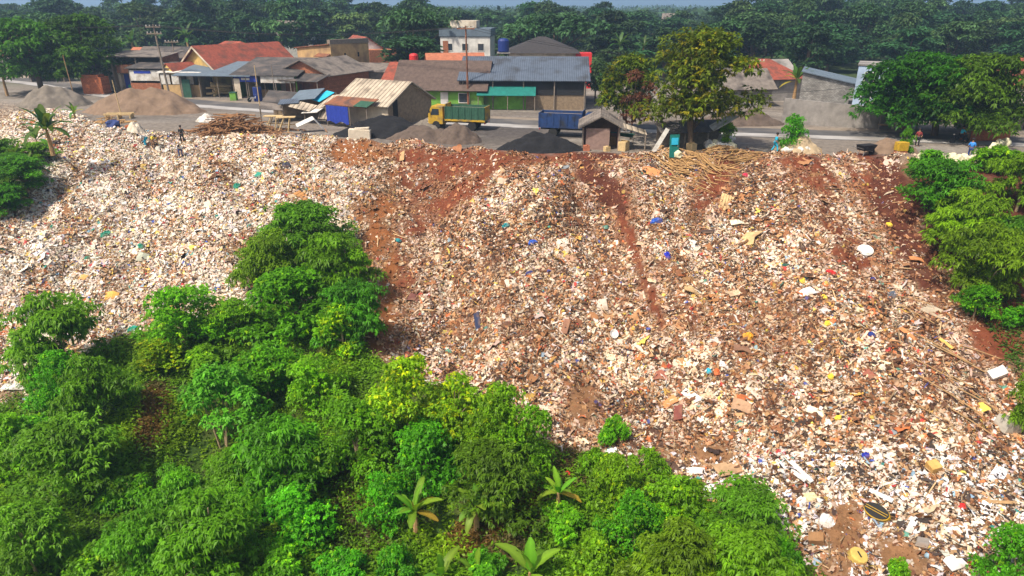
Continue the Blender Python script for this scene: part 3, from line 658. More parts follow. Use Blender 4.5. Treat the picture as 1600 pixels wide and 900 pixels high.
# ------------------------------------------------------------------ trees of the plateau and the wood behind
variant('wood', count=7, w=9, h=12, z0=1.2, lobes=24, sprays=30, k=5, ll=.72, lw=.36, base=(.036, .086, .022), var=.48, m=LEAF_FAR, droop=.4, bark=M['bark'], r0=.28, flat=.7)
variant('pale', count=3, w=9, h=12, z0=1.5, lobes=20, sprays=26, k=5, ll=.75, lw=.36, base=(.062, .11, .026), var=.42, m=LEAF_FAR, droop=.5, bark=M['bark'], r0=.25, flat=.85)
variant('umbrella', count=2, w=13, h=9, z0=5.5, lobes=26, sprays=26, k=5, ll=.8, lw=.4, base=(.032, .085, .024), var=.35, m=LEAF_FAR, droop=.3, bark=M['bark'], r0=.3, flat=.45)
variant('big', count=3, w=10, h=9, z0=.9, lobes=46, sprays=52, k=6, ll=.46, lw=.20, base=(.046, .155, .008), var=.45, m=LEAF, droop=.45, bark=M['bark'], r0=.30, flat=.6)
variant('jack', count=1, w=9, h=10, z0=1.4, lobes=52, sprays=36, k=7, ll=.42, lw=.20, base=(.10, .19, .010), var=.45, m=LEAF, droop=.35, yellow=.16, bark=M['bark'], r0=.16, stems=3, flat=.9)
variant('redtree', count=1, w=4, h=6, z0=1.2, lobes=12, sprays=18, k=6, ll=.36, lw=.17, base=(.12, .045, .03), var=.4, m=LEAF, droop=.4, bark=M['bark'], r0=.10, flat=.9)
def ptree(kd, lb, px, pyb, pyt, wp, name='broadleaf_tree', group=None): return tree(kd, lb, px, pyb, pyt, wp, 'tree', name, group, loc=on_plane(px, pyb))
ptree('big', 'broad dark tree at the upper left, the left of two joined crowns', 66, 146, 16, 150)
ptree('big', 'broad dark tree at the upper left, beside the shacks', 142, 142, 14, 145)
ptree('jack', 'tall tree with yellow green leaf tufts standing by the dump rim', 1082, 234, 34, 168)
ptree('jack', 'smaller yellow green tree behind the tarpaulin hut', 978, 205, 78, 105)
ptree('redtree', 'slender tree with reddish leaves left of the tall yellow green tree', 985, 218, 105, 65)
ptree('big', 'great dark spreading tree on the right beside the road', 1415, 212, 68, 165)
ptree('big', 'great dark tree on the right, its crown touching its spreading neighbour', 1510, 222, 70, 150)
ptree('big', 'low dark bough tree behind the two great trees on the right', 1460, 212, 90, 190)
ptree('bright', 'small leafy tree right of the tall yellow green tree', 1134, 232, 186, 34, 'small_tree')
ptree('bright', 'slim sapling beside the tan sand heap', 1232, 236, 172, 46, 'small_tree')
ptree('bright', 'slim sapling growing beside the yellow box', 1412, 244, 196, 26, 'small_tree')
ptree('umbrella', 'wide umbrella shaped tree behind the white roofed house', 650, 118, 5, 135)
ptree('wood', 'rounded green tree beside the white gable', 650, 135, 52, 120)
ptree('pale', 'pale feathery tree left of the warehouse', 560, 122, 75, 60)
ptree('umbrella', 'tall umbrella tree above the dark pyramid roof', 868, 112, 12, 150)
ptree('pale', 'yellowish tree right of the warehouse', 930, 160, 92, 55)
# the wood: individual trees, the nearer rows lower in the picture
TOPX = [-150, 0, 100, 190, 300, 400, 520, 560, 620, 700, 735, 800, 830, 950, 975, 1050, 1120, 1140, 1200, 1300, 1480, 1500, 1600, 1800]
TOPY = [-4, -4, -8, -8, -18, -18, -16, 2, -8, -2, 18, 14, 6, 8, 22, 18, 22, -6, -20, -22, -16, 2, -8, -8]
zone_name = lambda px: 'left behind the shacks' if px < 560 else ('centre behind the warehouse' if px < 1120 else 'right behind the road')
cnt = 0
for row, (d, drop, step) in enumerate(((285, 0, 36), (240, 3, 36), (205, 10, 38), (178, 22, 40), (155, 36, 44), (138, 54, 50))):
    px = -170 + row * 13
    while px < 1780:
        x = (px - 800) * d / F * .93; y = d + R.uniform(-10, 10)
        top = np.interp(px, TOPX, TOPY) + drop * R.uniform(.55, 1.3) + R.uniform(-12, 15)
        skip = (row == 5 and (px < 925)) or (row == 4 and 130 < px < 920) or (row == 5 and 1120 < px < 1380 and False)
        if row >= 4 and 690 < px < 760: skip = True
        if 690 < px < 765 and row >= 2: top = max(top, 66)
        if 545 < px < 602 and row >= 3: skip = True
        if not skip:
            loc = Vector((x, y, 0)); kd = 'pale' if R.random() < .22 else 'wood'
            wp = R.uniform(70, 105) * 190 / d * (.8 if row > 3 else 1)
            pyb = 450 - F * (y * sp_ - CAMZ * cp) / (y * cp + CAMZ * sp_)
            lab = ('pale feathery' if kd == 'pale' else 'dark leafy') + ' tree in the hazy wood at the ' + zone_name(px)
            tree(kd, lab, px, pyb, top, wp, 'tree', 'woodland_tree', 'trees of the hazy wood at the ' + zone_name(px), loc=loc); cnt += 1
        px += step * R.uniform(.8, 1.25)
for j, (px, pyb, pyt) in enumerate([(966, 118, 44), (1003, 112, 52), (1128, 108, 60), (215, 112, 40), (1388, 112, 70), (300, 108, 32)]):
    P = on_plane(px, pyb); H_ = z_at(P, pyt)
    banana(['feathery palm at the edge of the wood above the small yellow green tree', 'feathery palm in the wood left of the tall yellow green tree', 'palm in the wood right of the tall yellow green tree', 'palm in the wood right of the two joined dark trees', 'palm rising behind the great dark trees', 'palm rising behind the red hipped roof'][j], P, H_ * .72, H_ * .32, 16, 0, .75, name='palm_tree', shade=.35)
# far wood merging into the haze: nobody could count it
n = 5200
d = 310 * (3600 / 310) ** NR.random(n); pxs = NR.uniform(-250, 1850, n)
x = (pxs - 800) * d / F * .93; hh = NR.uniform(6, 14, n) * np.interp(d, [310, 800, 3600], [.8, .9, 1.5])
k = 34
P = np.repeat(np.stack([x, d, hh * .6], -1), k, 0); sc_ = np.repeat(hh, k)
P += unit(NR.normal(size=(n * k, 3)) + np.array([0, -.4, .3])) * (sc_ * .55)[:, None] * np.array([1.1, .8, .7])
dd = unit(NR.normal(size=(n * k, 3)) * np.array([1, .5, .5])); nn = unit(np.array([[0, -.6, 1.]]) + .4 * NR.normal(size=(n * k, 3)))
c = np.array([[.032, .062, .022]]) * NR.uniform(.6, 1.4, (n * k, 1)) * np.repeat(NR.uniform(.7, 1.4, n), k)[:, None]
V, Fq, cc = leaves(P, dd, nn, sc_ * .30, sc_ * .20, .1, c)
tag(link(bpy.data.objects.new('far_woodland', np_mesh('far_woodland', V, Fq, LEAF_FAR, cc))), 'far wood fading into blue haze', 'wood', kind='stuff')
# ------------------------------------------------------------------ buildings
def dims(px0, px1, pyb, ye, yr):
    P = on_plane((px0 + px1) / 2, pyb); m_ = mpp(P)
    return P, (px1 - px0) * m_, z_at(P, ye), z_at(P, yr)
def frame_window(par, c, w_, h_, face='F', name='window', fm='whitetarp', gm_='glass'):
    """window: a frame of four bars standing proud of the wall, a pane as its sub-part"""
    mb = MB(); x, y, z = c; t_ = .09
    def bar(cx, cz, sx, sz):
        if face == 'F': mb.box((x + cx, y - .03, z + cz), (sx, .10, sz))
        else: mb.box((x + .03 * (1 if face == 'R' else -1), y + cx, z + cz), (.10, sx, sz))
    bar(0, h_ / 2, w_ + t_, t_); bar(0, -h_ / 2, w_ + t_, t_); bar(-w_ / 2, 0, t_, h_ - t_); bar(w_ / 2, 0, t_, h_ - t_)
    o = mb.build(name, M[fm], par)
    if face == 'F': MB().box((x, y - .02, z), (w_ - t_, .05, h_ - t_)).build('pane', M[gm_], o)
    else: MB().box((x + .02 * (1 if face == 'R' else -1), y, z), (.05, w_ - t_, h_ - t_)).build('pane', M[gm_], o)
def door(par, c, w_, h_, m_='greywood', face='F'):
    x, y, z = c
    d_ = (MB().box((x, y - .03, z + h_ / 2), (w_, .08, h_)) if face == 'F' else MB().box((x + (.03 if face == 'R' else -.03), y, z + h_ / 2), (.08, w_, h_))).build('door', M[m_], par)
    (MB().box((x + w_ * .35, y - .09, z + h_ * .48), (.06, .06, .16)) if face == 'F' else MB().box((x + (.09 if face == 'R' else -.09), y + w_ * .35, z + h_ * .48), (.06, .06, .16))).build('handle', M['metal'], d_)
def roof_gable_x(par, W, D, He, Hr, m_, ov=.5, name='roof', y0=0):
    th = .12; s = (Hr - He) / (D / 2); d_ = ov * s
    a = MB()
    a.slab((-W / 2 - ov, y0 - ov, He - d_), (W / 2 + ov, y0 - ov, He - d_), (W / 2 + ov, y0 + D / 2, Hr), (-W / 2 - ov, y0 + D / 2, Hr), th)
    a.slab((W / 2 + ov, y0 + D + ov, He - d_), (-W / 2 - ov, y0 + D + ov, He - d_), (-W / 2 - ov, y0 + D / 2 + .004, Hr), (W / 2 + ov, y0 + D / 2 + .004, Hr), th)
    return a.build(name, m_, par)
def roof_gable_y(par, W, D, He, Hr, m_, ov=.5, name='roof', y0=0):
    th = .12; s = (Hr - He) / (W / 2); d_ = ov * s; a = MB()
    a.slab((-W / 2 - ov, y0 - ov, He - d_), (0, y0 - ov, Hr), (0, y0 + D + ov, Hr), (-W / 2 - ov, y0 + D + ov, He - d_), th)
    a.slab((.004, y0 - ov, Hr), (W / 2 + ov, y0 - ov, He - d_), (W / 2 + ov, y0 + D + ov, He - d_), (.004, y0 + D + ov, Hr), th)
    return a.build(name, m_, par)
def roof_hip(par, W, D, He, Hr, m_, ov=.5, name='roof', rl=.3):
    x, y0, y1 = W / 2 + ov, -ov, D + ov; r_ = W * rl / 2; ym = D / 2
    vs = [(-x, y0, He), (x, y0, He), (x, y1, He), (-x, y1, He), (-r_, ym, Hr), (r_, ym, Hr)]
    return MB().add(vs, [(0, 1, 5, 4), (1, 2, 5), (2, 3, 4, 5), (3, 0, 4), (0, 3, 2, 1)]).build(name, m_, par)
def roof_mono(par, W, D, Hf, Hb, m_, ov=.4, name='roof', y0=0, x0=0):
    s = (Hb - Hf) / D; return MB().slab((x0 - W / 2 - ov, y0 - ov, Hf - ov * s + .02), (x0 + W / 2 + ov, y0 - ov, Hf - ov * s + .02), (x0 + W / 2 + ov, y0 + D + ov, Hb + ov * s + .02), (x0 - W / 2 - ov, y0 + D + ov, Hb + ov * s + .02), .10).build(name, m_, par)
def walls_gable_x(par, W, D, He, Hr, m_):
    return MB().prism([(-W / 2, 0, -.3), (-W / 2, D, -.3), (-W / 2, D, He), (-W / 2, D / 2, Hr), (-W / 2, 0, He)], (W, 0, 0)).build('wall', m_, par)
def walls_gable_y(par, W, D, He, Hr, m_):
    return MB().prism([(-W / 2, 0, -.3), (W / 2, 0, -.3), (W / 2, 0, He), (0, 0, Hr), (-W / 2, 0, He)], (0, D, 0)).build('wall', m_, par)
def walls_mono(par, W, D, Hf, Hb, m_):
    return MB().prism([(-W / 2, 0, -.3), (-W / 2, D, -.3), (-W / 2, D, Hb), (-W / 2, 0, Hf)], (W, 0, 0)).build('wall', m_, par)
def walls_box(par, W, D, H, m_, y0=0): return MB().box((0, y0 + D / 2, H / 2 - .15), (W, D, H + .3)).build('wall', m_, par)
def open_walls(par, W, D, Hf, Hb, m_, t_=.12):
    a = MB(); a.box((0, D - t_ / 2, Hb / 2 - .15), (W, t_, Hb + .3))
    for s in (-1, 1):
        x = s * W / 2 - (t_ if s > 0 else 0)
        a.prism([(x, 0, -.3), (x, D - t_ - .003, -.3), (x, D - t_ - .003, Hb - .003), (x, 0, Hf)], (t_, 0, 0))
    return a.build('wall', m_, par)
def posts(par, xs, y, H, r_=.07, m_='greywood'):
    for x in xs: MB().tube([(x, y, -.2), (x, y, H)], [r_, r_], 6).build('post', M[m_], par)

# red roofed yellow house
P, W, He, Hr = dims(292, 352, 146, 112, 78)
h = thing('gable_house', 'yellow house with a red tiled roof and pale gable boards', 'house', on_plane(318, 146), rad(-32))
W, D = 8.2, 15; He, Hr = 4.0, 6.9
walls_gable_y(h, W, D, He, Hr, M['yellow']); rf = roof_gable_y(h, W, D, He, Hr + .05, M['redtile'], .7)
for s in (-1, 1): MB().slab((0, -.78, Hr + .06), (s * (W / 2 + .75), -.78, He - .5), (s * (W / 2 + .75), -.78, He - .8), (0, -.78, Hr - .24), .06 * s).build('barge_board', M['cream'], h)
roof_gable_y(h, 4.4, 4, 3.0, 4.6, M['redtile'], .25, 'porch_roof', -4.2).location = (-1.6, 0, 0)
MB().prism([(-3.8, -4.3, -.2), (.6, -4.3, -.2), (.6, -4.3, 2.95), (-1.6, -4.3, 4.5), (-3.8, -4.3, 2.95)], (0, 4.2, 0)).build('porch_wall', M['yellow'], h)
frame_window(h, (2.3, 0, 2.0), 1.2, 1.2); frame_window(h, (-2.6, -4.3, 1.9), 1.0, 1.1); door(h, (-.4, -4.3, 0), .9, 2.1)
for y in (3, 7, 11): frame_window(h, (W / 2, y, 2.0), 1.3, 1.2, 'R')
h2 = thing('hip_house', 'house with a red hipped roof behind the yellow one', 'house', on_plane(345, 134), rad(-20))
walls_box(h2, 11, 9, 4.0, M['cream']); roof_hip(h2, 11, 9, 4.0, z_at(h2.location + Vector((0, 4.5, 0)), 64), M['redtile'], .8); frame_window(h2, (2.5, 0, 2), 1.2, 1.2)

# yellow two storey block
h = thing('block_building', 'ochre two storey building with one shaded window and blank side', 'building', on_plane(496, 136), rad(-34))
W, D, H = 8.2, 8.5, z_at(h.location + Vector((0, 3, 0)), 67)
MB().prism([(-W / 2, 0, -.3), (W / 2, 0, -.3), (W / 2, 0, H), (-W / 2, 0, H - .7)], (0, D, 0)).build('wall', M['ochre'], h)
MB().slab((-W / 2 - .4, -.3, H - .78), (W / 2 - .1, -.3, H - .02), (W / 2 - .1, D + .3, H - .02), (-W / 2 - .4, D + .3, H - .78), .14).build('roof', M['rust'], h)
MB().box((W / 2 - .35, D / 2, H + .25), (.7, D + .06, .9)).build('parapet', M['greywood'], h)
frame_window(h, (2.2, 0, H - 2.9), 1.6, 1.5, fm='cream'); MB().slab((1.0, -1.0, H - 1.95), (4.0, -1.0, H - 1.95), (4.0, .1, H - 1.5), (1.0, .1, H - 1.5), .1).build('canopy', M['rust'], h)
MB().box((1.9, -.07, H - 4.3), (3.6, .12, .9)).build('brick_band', M['brick'], h)
for y in (3, 6): MB().box((W / 2 + .02, y, H - 1.8), (.06, .3, .7)).build('vent', M['dark'], h)

# long shop row with grey roofs
P = on_plane(418, 154)
h = thing('shop_row', 'roadside shop with dark grey roof and white boarded upper front', 'shop', P, rad(-8))
W, D, Hf, Hb = 9.5, 8, 3.3, 5.0
open_walls(h, W, D, Hf, Hb, M['green']); roof_mono(h, W, D, Hf, Hb, M['darksheet'], .5)
MB().box((2.0, -.2, 2.75), (5.2, .08, 1.0)).build('white_board', M['whitetarp'], h); posts(h, (-4.4, -1.5, 1.6, 4.4), -.1, 3.2)
bn = MB().box((-2.9, -.22, 2.75), (3.6, .08, .8)).build('blue_banner', M['bluetarp'], h); MB().box((-2.9, -.275, 2.75), (1.3, .03, .3)).build('white_strip', M['white'], bn)
MB().box((-2.5, 2.5, .5), (3.5, .7, 1.0)).build('counter', M['wood'], h); MB().box((2.3, 4, 1.0), (3.0, 1.6, 2.0)).build('shelf', M['greywood'], h)
MB().prism([(W / 2 + .02, .2, .1), (W / 2 + .02, 7.6, .1), (W / 2 + .02, 7.6, 4.6), (W / 2 + .02, .2, 3.1)], (.06, 0, 0)).build('side_boards', M['rust'], h)
h = thing('timber_shed', 'open timber shed with a slate blue roof storing pale logs', 'shed', on_plane(338, 153), rad(-6))
open_walls(h, 10.5, 7, 3.1, 4.3, M['greywood']); roof_mono(h, 10.5, 7, 3.2, 4.4, M['slate'], .7); posts(h, (-5, -2.2, .6, 3, 5), -.1, 3.1)
MB().box((-4.3, -.1, 1.3), (1.2, .1, 2.6)).build('green_door', M['truckgreen'], h); MB().box((3.6, -.12, 1.4), (.9, .1, 2.8)).build('pale_panel', M['cream'], h)
lg = MB()
for i in range(16): lg.tube([(-2 + R.uniform(-.6, 1.6), 1.2 + R.uniform(0, 1), .15 + .12 * i + 0), (-1 + R.uniform(0, 2), 3.5, .2 + .1 * i)], [.16, .14], 6)
tag(lg.build('log_heap', M['palewood']), 'pale logs heaped inside the open timber shed', 'logs').matrix_world = Matrix.Translation(h.location) @ Matrix.Rotation(rad(-6), 4, 'Z')
h = thing('low_house', 'long low house with weathered brown grey roof behind the corrugated shed', 'house', on_plane(545, 141), rad(-12))
Hr = z_at(h.location + Vector((0, 4.5, 0)), 99); walls_gable_x(h, 15, 9, 3.0, Hr, M['concrete']); roof_gable_x(h, 15, 9, 3.0, Hr + .05, M['greysheet'], .6)
h = thing('workshop', 'workshop with a pale edged gable and dark lean-to roof, left of the corrugated shed', 'workshop', on_plane(478, 152), rad(-24))
walls_gable_y(h, 9, 10, 3.4, 5.2, M['brick']); roof_gable_y(h, 9, 10, 3.4, 5.25, M['greysheet'], .6); MB().slab((-5, -3.2, 2.6), (5, -3.2, 2.6), (5, -.1, 3.4), (-5, -.1, 3.4), .09).build('lean_to_roof', M['darksheet'], h)
posts(h, (-4.8, 0, 4.8), -3.0, 2.6); MB().box((0, -.05, 1.3), (7, .08, 2.2)).build('shutter', M['rust'], h)
# corrugated shed with pale roof
h = thing('corrugated_shed', 'shed with pale striped asbestos roof and bare grey gable wall', 'shed', on_plane(568, 196), rad(-30))
W, D = 7.4, 8.0; He, Hr = z_at(h.location, 161), z_at(h.location + Vector((0, 3.5, 0)), 127)
walls_gable_x(h, W, D, He, Hr, M['cream']); roof_gable_x(h, W, D, He, Hr + .06, M['palesheet'], .45)
MB().prism([(W / 2 + .01, .02, 0), (W / 2 + .01, D - .02, 0), (W / 2 + .01, D - .02, He - .05), (W / 2 + .01, D / 2, Hr - .12), (W / 2 + .01, .02, He - .05)], (.06, 0, 0)).build('gable_sheeting', M['plank'], h)
MB().box((W / 2 + .10, 1.2, 1.5), (.06, .8, 2.8)).build('door', M['dark'], h)
MB().slab((-3.6, -2.2, 2.3), (2.6, -2.2, 2.3), (2.6, -.05, 3.0), (-3.6, -.05, 3.0), .08).build('awning', M['rust'], h); posts(h, (-3.4, 0, 2.5), -2.1, 2.3)
MB().slab((.8, -2.35, 2.42), (2.8, -2.35, 2.42), (2.8, -1.0, 2.86), (.8, -1.0, 2.86), .04).build('green_sheet', M['truckgreen'], h)
t_ = MB(); pts = []
for i in range(13):
    x = -3.3 + i * .27; pts.append((x, -2.28 + .10 * math.sin(i * 2.1), 0))
for i in range(12):
    a, b_ = Vector(pts[i]), Vector(pts[i + 1]); t_.prism([a + Vector((0, 0, .5 + .15 * math.sin(i))), b_ + Vector((0, 0, .5 + .15 * math.sin(i + 1))), b_ + Vector((0, 0, 2.3)), a + Vector((0, 0, 2.3))], (0, .03, 0))
o = t_.build('blue_tarp', M['bluetarp']); tag(o, 'deep blue tarpaulin hanging from the awning of the corrugated shed', 'tarpaulin'); o.matrix_world = Matrix.Translation(h.location) @ Matrix.Rotation(rad(-30), 4, 'Z')
h = thing('garden_wall', 'low pale block wall right of the corrugated shed', 'wall', on_plane(628, 178), rad(-6)); MB().box((0, 0, .9), (6.0, .25, 1.8)).build('panel', M['cream'], h); MB().box((0, 0, 1.86), (6.2, .35, .1)).build('coping', M['concrete'], h)

# junk shelter
h = thing('scrap_shelter', 'collapsing shelter roofed with tarpaulins and loose sheets', 'shelter', on_plane(462, 192), rad(-8))
posts(h, (-4.2, -1.4, 1.2, 3.8), 0, 1.9); posts(h, (-4.2, -.5, 3.8), 3.6, 3.1)
for i, (x, y, z, w_, d_, m_, rx, ry, rz) in enumerate([(-2.6, 2.3, 2.6, 3.6, 3.0, 'darksheet', 20, 4, 8), (.6, 2.6, 2.9, 3.4, 3.0, 'slate', 17, -6, -5), (2.6, 2.6, 2.75, 1.2, 2.6, 'cyantarp', 18, 8, -22), (3.5, 1.4, 2.3, 1.4, 3.4, 'palesheet', 20, -8, -24),
      (1.0, .2, 1.9, 3.0, 1.6, 'palesheet', 18, 8, -14), (2.4, -.4, 1.5, 2.4, 1.3, 'whitetarp', 16, -6, -18), (-2.8, .2, 1.8, 2.6, 1.6, 'greysheet', 22, 5, 18), (-.9, .9, 2.3, 2.4, 1.5, 'bluemetal', 15, -4, 10), (4.1, -.5, 1.0, 1.8, 1.3, 'palesheet', 34, 5, 10)]):
    MB().box((x, y, z), (w_, d_, .06), (rad(rx), rad(ry), rad(rz))).build('roof_sheet', M[m_], h)
MB().box((-1, 3.9, 1.2), (7, .1, 2.4)).build('wall', M['plank'], h)
for j, (x, y) in enumerate([(430, 203), (449, 205)]):
    o = thing('wooden_trestle', ['wooden crate frame left in front of the scrap shelter', 'wooden trestle with crossed legs before the scrap shelter'][j], 'trestle', on_plane(x, y), rad(10 * j))
    for s in (-1, 1):
        for q in (-.5, .5): MB().tube([(q - .35, s * .5, 0), (q + .35 * (1 if q < 0 else -.2), s * .35, 1.5)], [.06, .06], 5).build('leg', M['palewood'], o)
    MB().box((0, 0, 1.5), (2.0, .9, .08)).build('top', M['palewood'], o)
    MB().box((0, 0, .7), (1.8, .1, .1)).build('rail', M['palewood'], o)
pc = on_plane(488, 207); o = thing('foam_sheet', 'pale bent sheet lying in front of the scrap shelter', 'sheet', pc, .4)
MB().slab((-1.5, 0, .6), (.3, 0, 1.3), (.3, 1.1, 1.5), (-1.5, 1.1, .8), .06).slab((.303, 0, 1.3), (1.3, 0, .1), (1.3, 1.1, .2), (.303, 1.1, 1.5), .06).build('panel', M['whitetarp'], o)

# left shacks
h = thing('open_shack', 'open two level shack stacked with goods under a flat grey roof', 'shack', on_plane(222, 144), rad(-6))
W, D = 8.4, 5
open_walls(h, W, D, 5.2, 5.7, M['plank']); roof_mono(h, W + .6, D, 5.3, 5.8, M['greysheet'], .5); MB().box((.6, 2.2, 2.8), (6.8, 4.2, .15)).build('deck', M['bluemetal'], h)
posts(h, (-4.1, 0, 4.1), -.1, 5.2, .10); MB().box((-3.0, 1.5, 1.3), (1.2, .1, 2.6)).build('blue_curtain', M['bluetarp'], h)
MB().box((.6, -.1, .55), (5.2, .1, 1.1)).build('low_front', M['teal'], h); MB().box((1.4, .6, 1.7), (3.2, .1, 1.1)).build('sign_panel', M['cream'], h); MB().box((-1.5, 1.0, 3.5), (3.6, 2.6, 1.2)).build('stored_goods', M['rust'], h)
h = thing('brick_stall', 'stall with white awning cloth over a low red brick front', 'stall', on_plane(240, 149), rad(-4))
open_walls(h, 6.5, 4, 3.8, 4.3, M['greywood']); roof_mono(h, 6.5, 4, 3.9, 4.4, M['darksheet'], .4); MB().box((-.2, -.12, 2.9), (5.6, .08, 1.5)).build('awning_cloth', M['whitetarp'], h); MB().box((-1.0, -.17, 3.4), (2.6, .05, .4)).build('blue_stripe', M['bluetarp'], h)
MB().box((0, -.05, .9), (6.3, .14, 1.8)).build('brick_front', M['brick'], h)
h = thing('white_stall', 'stall with a row of hanging white cloths beside the utility pole', 'stall', on_plane(286, 151), rad(-4))
open_walls(h, 6.2, 4, 3.3, 3.7, M['greywood']); roof_mono(h, 6.2, 4, 3.4, 3.8, M['whitetarp'], .3)
for x, w_ in ((-2.2, 1.4), (-.6, 1.2), (1.6, 1.0)): MB().box((x, -.1, 2.5), (w_, .06, 1.4)).build('hanging_cloth', M['whitetarp'], h)
MB().box((.2, -.05, .85), (5.8, .14, 1.7)).build('brick_front', M['ochre'], h); posts(h, (-3, 0, 3), -.16, 3.3)
h = thing('stone_hut', 'small rubble walled hut behind the orange brick stack', 'hut', on_plane(172, 142), rad(-14)); walls_mono(h, 5.2, 4, 3.4, 4.6, M['cream']); roof_mono(h, 5.2, 4, 3.45, 4.65, M['greysheet'], .3); door(h, (1.2, 0, 0), .9, 2.2)
h = thing('tiled_house', 'small house with an orange tiled roof behind the open shack', 'house', on_plane(240, 134), rad(-8)); walls_gable_x(h, 8, 6, 4.4, 5.9, M['cream']); roof_gable_x(h, 8, 6, 4.4, 5.95, M['orangetile'], .5)
h = thing('dark_house', 'house with a dark low roof behind the white stall', 'house', on_plane(272, 138), rad(-8)); walls_gable_x(h, 12, 7, 4.4, 6.2, M['cream']); roof_gable_x(h, 12, 7, 4.4, 6.25, M['darksheet'], .5); frame_window(h, (0, 0, 2.5), 1.1, 1.1)
o = thing('brick_stack', 'square stack of orange bricks at the left end of the shacks', 'bricks', on_plane(146, 147), rad(-8))
MB().box((0, 1, 1.25), (3.4, 1.8, 2.5)).build('lower_courses', M['brickstack'], o); MB().box((-.2, 1, 2.66), (2.6, 1.6, .3), (0, 0, .06)).build('loose_top_course', M['brickstack'], o)
h = thing('red_roof_house', 'house with a faded red roof at the far left edge', 'house', on_plane(-8, 122), rad(10)); walls_gable_x(h, 14, 8, 4.5, 8.0, M['cream']); roof_gable_x(h, 14, 8, 4.5, 8.05, M['redtile'], .6)
h = thing('thatched_hut', 'little shed in shade under the two joined dark trees', 'shed', on_plane(75, 128), 0); open_walls(h, 6, 3, 2.2, 2.8, M['greywood']); roof_mono(h, 6, 3, 2.3, 2.9, M['darksheet'], .4)

# centre
h = thing('warehouse', 'large shed with a blue grey metal roof, plank front and green base', 'warehouse', on_plane(818, 171), rad(-3))
W, D = 16.0, 13; He, Hr = z_at(h.location, 124), z_at(h.location + Vector((0, 6.5, 0)), 90)
walls_gable_x(h, W, D, He, Hr, M['plank']); roof_gable_x(h, W, D, He, Hr + .06, M['bluemetal'], .6)
MB().box((-4.0, -.06, .9), (8.6, .12, 1.9)).build('green_front', M['green'], h); MB().box((.4, -.05, He - 1.1), (15.0, .06, 1.7)).build('opening_shade_panel', M['dark'], h)  # near-black board on the solid wall paints the shade of an open front
cvs = MB().slab((-6.0, -1.7, 1.9), (1.6, -1.7, 1.9), (1.6, -.1, 2.9), (-6.0, -.1, 2.9), .05).build('teal_canopy', M['teal'], h); posts(h, (-5.8, -2, 1.5), -1.6, 1.95, .06)
MB().box((W / 2 + .06, 2.5, 1.6), (.10, 4.6, 3.2)).build('pale_side_panel', M['cream'], h); posts(h, (-7.9, -4, 0, 4, 7.9), -.25, He - .2, .09)
h = thing('green_house', 'low house with lime green walls and old brown tiled roof', 'house', on_plane(688, 171), rad(-6))
He, Hr = z_at(h.location, 137), z_at(h.location + Vector((0, 4.5, 0)), 96); walls_gable_x(h, 11.5, 9, He, Hr, M['green']); roof_gable_x(h, 11.5, 9, He, Hr + .05, M['browntile'], .6); frame_window(h, (3.2, 0, 1.5), 1.4, 1.2); frame_window(h, (-3.0, 0, 1.5), 1.3, 1.2); door(h, (.6, 0, 0), 1.0, 2.2, 'white')
h = thing('orange_roof_house', 'house with an orange tiled roof behind the lime green one', 'house', on_plane(716, 150), rad(10)); Hr = z_at(h.location + Vector((0, 3.5, 0)), 84); walls_gable_x(h, 8, 7, 4.0, Hr, M['cream']); roof_gable_x(h, 8, 7, 4.0, Hr + .05, M['orangetile'], .5)
h = thing('maroon_roof_house', 'small house with a maroon tiled roof left of the lime green one', 'house', on_plane(634, 160), rad(-14)); walls_gable_x(h, 6, 7, 3.0, 5.0, M['cream']); roof_gable_x(h, 6, 7, 3.0, 5.05, M['redtile'], .5); door(h, (0, 0, 0), 1, 2.1); 
o = thing('water_tank', 'red round water tank on the maroon roofed house', 'water tank', on_plane(650, 158)); MB().lathe([(.5, 5.2), (.62, 5.3), (.62, 6.2), (.5, 6.4), (.1, 6.5)], 14).build('drum', M['redplastic'], o); posts(o, (-.4, .4), 0, 5.2, .07)
o = thing('water_tank', 'dark blue water tank standing above the left end of the warehouse', 'water tank', on_plane(787, 146)); MB().lathe([(.75, 6.1), (.85, 6.25), (.85, 7.7), (.65, 8.0), (.2, 8.1)], 14).build('drum', M['blueplastic'], o); MB().box((0, 0, 6.0), (2, 2, .15)).build('platform', M['concrete'], o); posts(o, (-.8, .8), -.7, 5.95, .08)
h = thing('pyramid_roof_house', 'cream house with a big dark pyramid roof behind the warehouse', 'house', on_plane(846, 138), rad(-2)); He, Hr = z_at(h.location, 83), z_at(h.location + Vector((0, 6, 0)), 57); walls_box(h, 11, 12, He, M['cream']); roof_hip(h, 11, 12, He, Hr, M['darkroof'], .7, rl=.12); MB().box((6.6, 1.5, He / 2 - .2), (3.0, 3, He + .4)).build('red_annex', M['redplastic'], h)
h = thing('white_block', 'white stepped building with a dark upper storey far behind the rusty pole', 'building', on_plane(728, 120), rad(-5))
walls_box(h, 9.5, 8, 7.2, M['white']); MB().box((0, 4, 8.0), (9.8, 8.4, 1.4)).build('dark_storey', M['slate'], h); MB().box((-.5, 4, 9.4), (5.0, 5, 1.3)).build('roof_room', M['cream'], h)
for x in (-3, 0, 3): frame_window(h, (x, 0, 5.4), 1.2, 1.3)
MB().box((-3.75, -.06, 5.0), (1.0, .1, 3.0)).build('brick_panel', M['brick'], h)
h = thing('white_gable_house', 'house with a white gable wall and dull red roof among trees', 'house', on_plane(577, 122), rad(24)); Hr = z_at(h.location, 59); walls_gable_y(h, 9, 11, Hr - 3, Hr, M['white']); roof_gable_y(h, 9, 11, Hr - 3, Hr + .05, M['redtile'], .3); frame_window(h, (0, 0, Hr - 3.4), 1.2, 1.2); MB().box((2.0, -2, 2.6), (5, 4, 5.2)).build('brown_annex', M['brick'], h)

